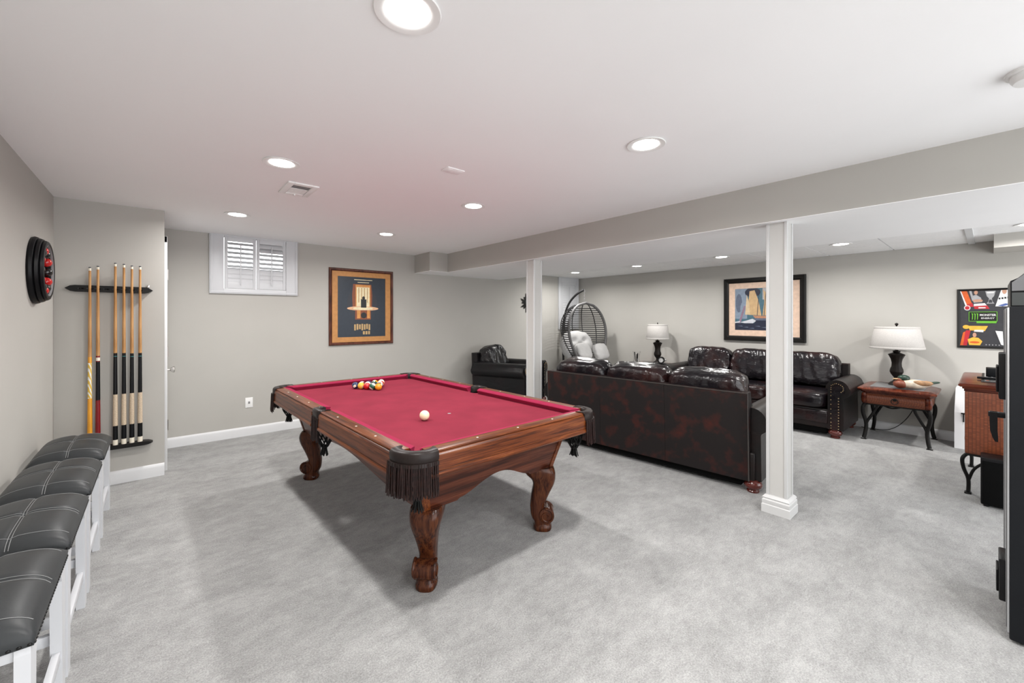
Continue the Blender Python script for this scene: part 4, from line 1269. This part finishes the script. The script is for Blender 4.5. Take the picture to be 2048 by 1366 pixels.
flat('r_grey', (.035, .035, .040)); flat('r_orange', (.55, .10, .02)); flat('r_red', (.42, .02, .03)); flat('r_green', (.12, .38, .03)); flat('r_white', (.62, .62, .62)); flat('r_silver', (.32, .32, .33))
flat('r_yellow', (.70, .38, .05)); flat('r_skin', (.45, .25, .17)); flat('r_blue', (.06, .10, .28)); flat('r_black', (.006, .006, .006))
rp, iw, ih = framed('racing_poster', 'black framed racing poster with trophies and a green logo box', 'poster', (XR, -.155, 1.438), -PI / 2, .80, .677, .022, 'frame_black', 0, None, .022)
p = Print(iw, ih)
p.rect('r_grey', -1, 1, -1, 1)
p.squeeze = .77
p.poly('r_orange', [(-.98, .98), (-.80, .98), (-.66, .50), (-.82, .44)]); p.poly('r_white', [(-.98, .98), (-.95, .98), (-.80, .48), (-.84, .46)])
p.poly('r_red', [(-.80, .50), (-.66, .56), (-.62, .42), (-.78, .40)]); p.oval('r_white', -.79, .38, .085, .09); p.oval('r_red', -.79, .38, .062, .065)
p.poly('r_silver', [(-.74, .98), (-.68, .98), (-.62, .70), (-.66, .62)])
p.oval('r_skin', -.565, .92, .048, .075); p.poly('r_silver', [(-.68, .80), (-.56, .84), (-.44, .74), (-.40, .58), (-.62, .56)]); p.oval('r_skin', -.52, .63, .13, .05)
p.poly('r_white', [(-.62, .52), (-.34, .54), (-.28, .44), (-.62, .42)]); p.poly('r_red', [(-.62, .44), (-.28, .46), (-.22, .34), (-.60, .34)]); p.rect('r_white', -.50, -.32, .36, .40)
def cup(u):
    p.poly('r_silver', [(u - .13, .96), (u + .13, .96), (u + .09, .78), (u + .035, .70), (u + .05, .60), (u + .10, .52), (u - .10, .52), (u - .05, .60), (u - .035, .70), (u - .09, .78)])
    p.poly('r_white', [(u - .10, .93), (u + .10, .93), (u + .08, .88), (u - .08, .88)]); p.poly('r_grey', [(u - .03, .66), (u + .03, .66), (u + .05, .55), (u - .05, .55)])
cup(-.20); cup(.52)
p.poly('r_white', [(.06, .98), (.22, .98), (.32, .70), (.36, .42), (-.08, .42)]); p.oval('r_skin', .14, .94, .055, .10); p.poly('r_blue', [(-.02, .45), (.16, .52), (.30, .50), (.10, .42)])
for k in range(4): p.rect('r_black', .0 + k * .07, .045 + k * .07, .66 + .01 * k, .72 + .01 * k)
p.rect('r_green', -.75, -.03, -.10, .24); p.rect('r_black', -.735, -.045, -.085, .225); p.rect('r_green', -.55, -.05, -.16, -.10)
for k in range(3):                                        # three claw strokes
    u = -.68 + k * .065
    p.poly('r_green', [(u, .19), (u + .045, .17), (u + .035, -.02 - .02 * (k % 2)), (u + .012, -.05), (u + .018, .12)])
p.poly('r_yellow', [(-.78, -.26), (-.26, -.26), (-.34, -.44), (-.72, -.42)]); p.poly('r_white', [(-.60, -.40), (-.36, -.40), (-.38, -.48), (-.62, -.46)])
p.oval('r_yellow', -.82, -.30, .09, .07); p.poly('r_red', [(-.98, -.96), (-.82, -.42), (-.70, -.42), (-.80, -.96)]); p.poly('r_orange', [(-.98, -.96), (-.90, -.50), (-.84, -.46), (-.90, -.96)])
p.oval('r_skin', -.60, -.58, .05, .08); p.poly('r_yellow', [(-.78, -.74), (-.64, -.66), (-.50, -.68), (-.40, -.80), (-.46, -.94), (-.74, -.94)]); p.oval('r_orange', -.60, -.84, .13, .04)
p.poly('r_white', [(-.08, -.42), (.10, -.44), (.12, -.92), (.06, -.90)])
p.poly('r_red', [(.86, .98), (1.10, .98), (1.30, .40), (1.00, .42)]); p.poly('r_white', [(1.16, .96), (1.34, .80), (1.46, .44), (1.22, .46)]); p.oval('r_skin', 1.20, .90, .05, .08)
p.rect('r_white', .20, 1.40, .20, .215); p.rect('r_silver', .12, .90, .02, .10)
p.poly('r_yellow', [(.50, -.30), (1.10, -.28), (1.02, -.46), (.56, -.46)]); p.poly('r_blue', [(.70, -.95), (.84, -.50), (1.20, -.50), (1.40, -.95)]); p.oval('r_skin', 1.02, -.52, .05, .08)
p.poly('r_white', [(.12, -.44), (.34, -.50), (.40, -.92), (.14, -.92)])
for k in range(5): p.rect('r_silver', -.32 + k * .08, -.29 + k * .08, -.93, -.90)
p.done(rp)
text_mesh('MONSTER', .034, 'r_white', rp, -.435 * iw, -.0125, .12 * ih, sx=.78, bold=.0008)
text_mesh('ENERGY', .024, 'r_white', rp, -.435 * iw, -.0125, .01 * ih, sx=1.12, bold=.0004)

# ------------------------------------------------------------------ sun ornament on the back wall
so = thing('sun_ornament', 'black metal sunburst ornament half hidden behind the slim post', 'wall ornament', (5.52, YB, 1.735))
bm = new(); lathe(bm, [(.085, -.006), (.080, -.018), (.04, -.024), (.004, -.026)], 28, axis='y'); obj('disc', bm, 'iron_black', so)
for k in range(14):
    bm = new(); a = 2 * PI * k / 14; L0 = .20 if k % 2 == 0 else .15
    c, s_ = math.cos(a), math.sin(a)
    wv = .006 * (-1) ** k
    pts = [(.075, -.018), (.12, -.022 + wv), (L0, 0), (.12, .022 + wv), (.075, .018)]
    prism(bm, pts, lambda u, w: (u * c - w * s_, -.008, u * s_ + w * c), lambda u, w: (u * c - w * s_, -.013, u * s_ + w * c)); obj('ray', bm, 'iron_black', so, smooth=0)

# ------------------------------------------------------------------ round black wall piece on the left wall
wc = thing('wall_clock', 'deep round black wall clock with red and black balls around the dial', 'clock', (XL, 4.255, 1.772), PI / 2)
bm = new(); lathe(bm, [(.19, 0), (.225, 0), (.230, -.012), (.225, -.026), (.214, -.030), (.219, -.036), (.213, -.050), (.202, -.054), (.206, -.060), (.199, -.072), (.186, -.076), (.174, -.070), (.170, -.02)], 56, axis='y', cap=False); obj('rim', bm, 'pot_black', wc, smooth=40)
plain('dial_pink', (.30, .15, .15), .35, var=.2)
bm = new(); lathe(bm, [(.174, -.020), (.003, -.020)], 48, axis='y'); obj('backing', bm, 'pot_black', wc)
bm = new(); lathe(bm, [(.100, -.021), (.100, -.030), (.003, -.031)], 40, axis='y'); obj('dial', bm, 'dial_pink', wc)
for k in range(12):
    a = 2 * PI * k / 12
    bm = new(); bmesh.ops.create_uvsphere(bm, u_segments=18, v_segments=12, radius=.031); o = obj('hour_ball', bm, 'ball_red' if k % 2 else 'ball_black', wc, smooth=180)
    o.location = (.136 * math.cos(a), -.042, .136 * math.sin(a))
for L0, a, r in ((.085, 70, .004), (.06, 160, .005)):
    bm = new(); tube(bm, [(0, -.036, 0), (L0 * math.cos(R(a)), -.036, L0 * math.sin(R(a)))], r, 6); obj('hand', bm, 'steel', wc)
bm = new(); lathe(bm, [(.171, -.058), (.176, -.070), (.173, -.073), (.168, -.062)], 56, axis='y', cap=False); obj('bezel', bm, 'vent_dark', wc, smooth=60)

# ------------------------------------------------------------------ cue rack and cues
YW = YC
cr = thing('cue_rack', 'black wooden two-bar cue rack mounted on the short wall', 'cue rack', (0, YW - .003, 0))
def bar(z0, z1, d0, name):
    bm = new()
    x0, x1, zc = -.575, -.030, (z0 + z1) / 2
    h = (z1 - z0) / 2
    o_ = [(x0, zc), (x0 + .03, zc + h * .8), (x0 + .06, z1), (x1 - .06, z1), (x1 - .03, zc + h * .8), (x1, zc), (x1 - .03, zc - h * .8), (x1 - .06, z0), (x0 + .06, z0), (x0 + .03, zc - h * .8)]
    prism(bm, o_, lambda x, z: (x, 0, z), lambda x, z: (x, -d0, z))
    return obj(name, bm, 'rack_black', cr, smooth=20)
CX = [-.428, -.380, -.274, -.220, -.169, -.116]
up = bar(1.665, 1.720, .042, 'upper_bar')
for x in CX + [-.33, -.48]:
    bm = new()
    tube(bm, [(x + .015 * math.cos(R(a)), -.055 + .015 * math.sin(R(a)), 1.692) for a in range(-20, 201, 20)], .0055, 6); obj('clip', bm, 'rack_black', up)
lw = bar(.318, .352, .080, 'lower_bar')
bm = new(); box(bm, -.070, -.052, -.026, -.002, 1.72, 1.742, .002); obj('bracket', bm, 'steel', up)
def cue(x, kind, label, top, lean=0.0):
    t = thing('pool_cue', label, 'pool cue', (x, YW - .055, .352), 0, 'pool cues standing in the wall rack')
    t.rotation_euler = (0, lean, 0)
    Lc = top - .352
    rad = lambda z: .0175 - (.0175 - .0078) * (z / Lc) ** .9
    def piece(name, z0, z1, mat, grow=0.0):
        bm = new(); n = 6
        lathe(bm, [(rad(z0 + (z1 - z0) * k / n) + grow, z0 + (z1 - z0) * k / n) for k in range(n + 1)], 14); return obj(name, bm, mat, t, smooth=50)
    J = Lc * .505
    piece('shaft', J, Lc - .030, 'maple'); piece('ferrule', Lc - .030, Lc - .008, 'cue_ivory', .0004); piece('tip', Lc - .008, Lc, 'cue_tip')
    if kind == 'linen':
        piece('butt_cap', 0, .045, 'cue_ivory'); piece('butt_sleeve', .045, .165, 'cue_black'); piece('wrap', .165, .435, 'cue_linen', .0008); piece('forearm', .435, J - .03, 'cue_black')
        piece('joint_ring', J - .03, J - .026, 'cue_teal', .0005); piece('collar', J - .026, J, 'cue_black')
    elif kind == 'yellow':
        piece('butt', 0, .42, 'cue_yellow'); piece('forearm', .42, J - .05, 'cue_swirl'); piece('collar', J - .05, J, 'cue_yellow')
    else:
        piece('butt', 0, .40, 'cue_red'); piece('forearm', .40, J - .05, 'cue_black'); piece('joint_ring', J - .05, J - .042, 'cue_red', .0005); piece('collar', J - .042, J - .014, 'cue_ivory'); piece('joint_ring', J - .014, J, 'cue_red', .0004)
m, t_, b_ = nt('cue_swirl')
v_ = coords(t_, (30, 30, 9)); w_ = N(t_, 'ShaderNodeTexWave', Scale=1.2, Distortion=5.0, Detail=2.0); w_.wave_type = 'BANDS'; w_.bands_direction = 'DIAGONAL'
t_.links.new(v_, w_.inputs['Vector']); t_.links.new(ramp(t_, w_.outputs['Fac'], [(.3, (.72, .46, .08)), (.62, (.70, .55, .16)), (.75, (.80, .78, .72))]), b_.inputs['Base Color']); b_.inputs['Roughness'].default_value = .25
KIND = ['yellow', 'red', 'linen', 'linen', 'linen', 'linen']
LAB = ['pool cue with a yellow butt and swirled yellow forearm, leftmost in the rack', 'pool cue with a red butt and black forearm, second from the left',
       'pool cue with black butt and tan linen wrap, third from the left in the rack', 'pool cue with black butt and tan linen wrap, fourth from the left in the rack',
       'pool cue with black butt and tan linen wrap, second from the right in the rack', 'pool cue with black butt and tan linen wrap, rightmost in the rack']
for x, k, l, tp in zip(CX, KIND, LAB, (1.872, 1.885, 1.920, 1.915, 1.905, 1.905)): cue(x, k, l, tp)

# ------------------------------------------------------------------ right hand corner
# woven chest with a glass inset top
wb = thing('woven_chest', 'reddish woven chest with a dark wood top and curled iron legs at right', 'chest', (5.02, .145, 0))
CX1, CY0, CZ0, CZ1 = 1.02, -.62, .335, .845       # extents from the near left corner
bm = new(); box(bm, .012, CX1, CY0, -.012, CZ0, CZ1, .008); obj('body', bm, 'wicker', wb)
bm = new()
for e, z0, z1 in ((.004, CZ1, CZ1 + .02), (.014, CZ1 + .02, CZ1 + .036)):
    box(bm, .012 - e, CX1 + e, CY0 - e, -.012 + e, z0, z1, .004)
obj('molding', bm, 'mahogany', wb)
bm = new()
rings = []
for e, z in ((.024, CZ1 + .036), (.034, CZ1 + .044), (.036, CZ1 + .054), (.026, CZ1 + .064), (-.06, CZ1 + .074)):
    rings.append([(.012 - e, CY0 - e, z), (CX1 + e, CY0 - e, z), (CX1 + e, -.012 + e, z), (.012 - e, -.012 + e, z)])
loft(bm, rings); obj('top', bm, 'mahogany', wb, smooth=20)
bm = new(); box(bm, .11, CX1 - .09, CY0 + .09, -.10, CZ1 + .072, CZ1 + .078, .002); obj('inset_rim', bm, 'iron_black', wb)
bm = new(); box(bm, .125, CX1 - .105, CY0 + .105, -.115, CZ1 + .078, CZ1 + .081, .001); obj('glass_inset', bm, 'glass_dark', wb)
for k, (zx) in enumerate((.30, .55)):
    pass
for lxx, sx in ((.06, 1), (CX1 - .05, -1)):
    for lyy, sy in ((-.035, 1), (CY0 + .035, -1)):
        bm = new()
        zz = CZ0
        p1 = catmull([(lxx, lyy, zz), (lxx - sx * .03, lyy + sy * .035, zz * .86), (lxx - sx * .02, lyy + sy * .03, zz * .62), (lxx, lyy + sy * .004, zz * .34), (lxx - sx * .006, lyy + sy * .004, .012)], 6)
        tube(bm, p1, .013, 8)
        p2 = catmull([(lxx + sx * .0, lyy - sy * .17, zz * .93), (lxx, lyy - sy * .10, zz * .84), (lxx, lyy - sy * .03, zz * .62), (lxx, lyy + sy * .0, zz * .34)], 6)
        tube(bm, p2, .010, 8)
        box(bm, lxx - .03 - sx * .006, lxx + .03 - sx * .006, lyy - .014, lyy + .026, 0, .010, .002)
        obj('leg', bm, 'iron_black', wb, smooth=50)
bm = new(); box(bm, .02, CX1 - .01, CY0 + .01, -.02, CZ0 - .018, CZ0, .004); obj('iron_frame', bm, 'iron_black', wb)
mb = thing('media_box', 'small black box standing on the woven chest', 'box', (5.52, .02, .926))
bm = new(); box(bm, -.06, .06, -.10, .0, 0, .085, .004); obj('case', bm, 'pot_black', mb)
bm = new(); box(bm, -.064, -.058, -.092, -.008, .01, .075, .002); obj('front_plate', bm, 'cabinet_black', mb)
td = thing('remote_control', 'flat dark remote lying on the glass of the woven chest', 'remote', (5.34, -.02, .926))
bm = new(); box(bm, -.022, .022, -.09, .09, 0, .018, .006, 3); obj('case', bm, 'pot_black', td)
bm = new()
for k in range(4):
    for j in range(2): box(bm, -.012 + j * .016, -.004 + j * .016, -.06 + k * .03, -.05 + k * .03, .018, .020)
obj('keypad', bm, 'vent_dark', td, smooth=0)['kind'] = 'stuff'
# black subwoofer in front of the chest
sb = thing('subwoofer', 'plain black speaker cube on the carpet in front of the woven chest', 'speaker', (4.80, .045, 0))
bm = new(); box(bm, .008, .20, -.36, 0, .014, .375, .008); obj('cabinet', bm, 'pot_black', sb)
bm = new(); box(bm, 0, .010, -.352, -.008, .022, .350, .004); obj('grille', bm, 'under_black', sb)
for x, y in ((.03, -.03), (.03, -.33), (.17, -.03), (.17, -.33)):
    bm = new(); lathe(bm, [(.014, 0), (.016, .008), (.016, .016)], 12, (x, y, 0)); obj('foot', bm, 'pot_black', sb)
# white cabinet by the wall
wx = thing('white_cabinet', 'low white cabinet with a black latch tucked behind the woven chest', 'cabinet', (6.72, .255, 0))
bm = new()
rings = [[(a, b, z) for a, b in ((0 + e, -.42), (.32, -.42), (.32, 0 - e * .3), (0 + e, 0 - e * .3))] for z, e in ((0, .0), (.40, .0), (.66, .03))]
loft(bm, rings); obj('body', bm, 'white_panel', wx, smooth=0)
bm = new(); box(bm, -.014, 0.0, -.075, -.065, .30, .40, .003); box(bm, -.012, 0, -.088, -.050, .385, .40, .003); obj('latch', bm, 'pot_black', wx)

# tall black cabinet at the right edge
tc = thing('tall_cabinet', 'tall black metal cabinet with silver edge and lever handle at the right edge', 'cabinet', (2.88, -.058, 0))
bm = new(); box(bm, 0, .50, -.62, 0, .012, 1.50, .006); obj('body', bm, 'cabinet_black', tc)
bm = new(); box(bm, .006, .49, -.002, .006, .04, 1.495, .002); obj('door', bm, 'brushed_silver', tc)
bm = new(); box(bm, .03, .05, .005, .010, .05, 1.49, .002); box(bm, .44, .46, .005, .010, .05, 1.49, .002); obj('door_seam', bm, 'vent_dark', tc)
for z0, z1 in ((1.075, 1.285), (.155, .345)):
    bm = new(); box(bm, .04, .20, .0, .030, z0, z1, .006); box(bm, .06, .18, .030, .038, z0 + .03, z1 - .06, .004); obj('hinge_block', bm, 'pot_black', tc)
bm = new()
box(bm, .20, .235, .0, .062, .965, .990, .005)
rings = []
for z, a, w in ((.990, .058, .026), (.95, .058, .026), (.90, .056, .024), (.865, .048, .018), (.845, .040, .010)):
    rings.append([(.2175 - w * .7, a - w, z), (.2175 + w * .7, a - w, z), (.2175 + w * .7, a, z), (.2175 - w * .7, a, z)])
loft(bm, rings); obj('lever_handle', bm, 'pot_black', tc, smooth=30)
plain('badge_silver', (.55, .55, .56), .25, metal=.7); plain('badge_brown', (.16, .06, .03), .4, var=.4, scale=40)
bm = new(); lathe(bm, [(.100, -.001), (.100, -.006), (.088, -.008), (.086, -.004)], 40, (0, -.155, .47), axis='x'); bg = obj('badge', bm, 'badge_silver', tc)
bm = new(); lathe(bm, [(.086, -.004), (.004, -.006)], 40, (0, -.155, .47), axis='x'); obj('badge_face', bm, 'badge_brown', bg)
tv = thing('tilted_screen', 'slant topped black unit with a grey panel on top of the tall black cabinet', 'cabinet top', (2.915, -.062, 1.50), 0)
bm = new()
prism(bm, [(0, 0), (0, .115), (-.022, .128), (-.10, .215), (-.50, .30), (-.50, 0)], lambda y, z: (.012, y, z), lambda y, z: (.42, y, z)); obj('housing', bm, 'pot_black', tv, smooth=0)
bm = new()
prism(bm, [(-.004, .070), (-.004, .108), (-.100, .205), (-.48, .285), (-.48, .070)], lambda y, z: (.006, y, z), lambda y, z: (.014, y, z)); obj('panel', bm, 'screen_grey', tv, smooth=0)
bm = new()
prism(bm, [(-.004, .004), (-.004, .062), (-.48, .062), (-.48, .004)], lambda y, z: (.006, y, z), lambda y, z: (.014, y, z)); obj('lower_glass', bm, 'glass_dark', tv, smooth=0)

# ------------------------------------------------------------------ bring everything to true size
for me in bpy.data.meshes:
    me.transform(Matrix.Scale(S, 4))
for o in bpy.data.objects:
    o.location = o.location * S
for l in bpy.data.lights:
    l.size *= S
bpy.context.view_layer.update()
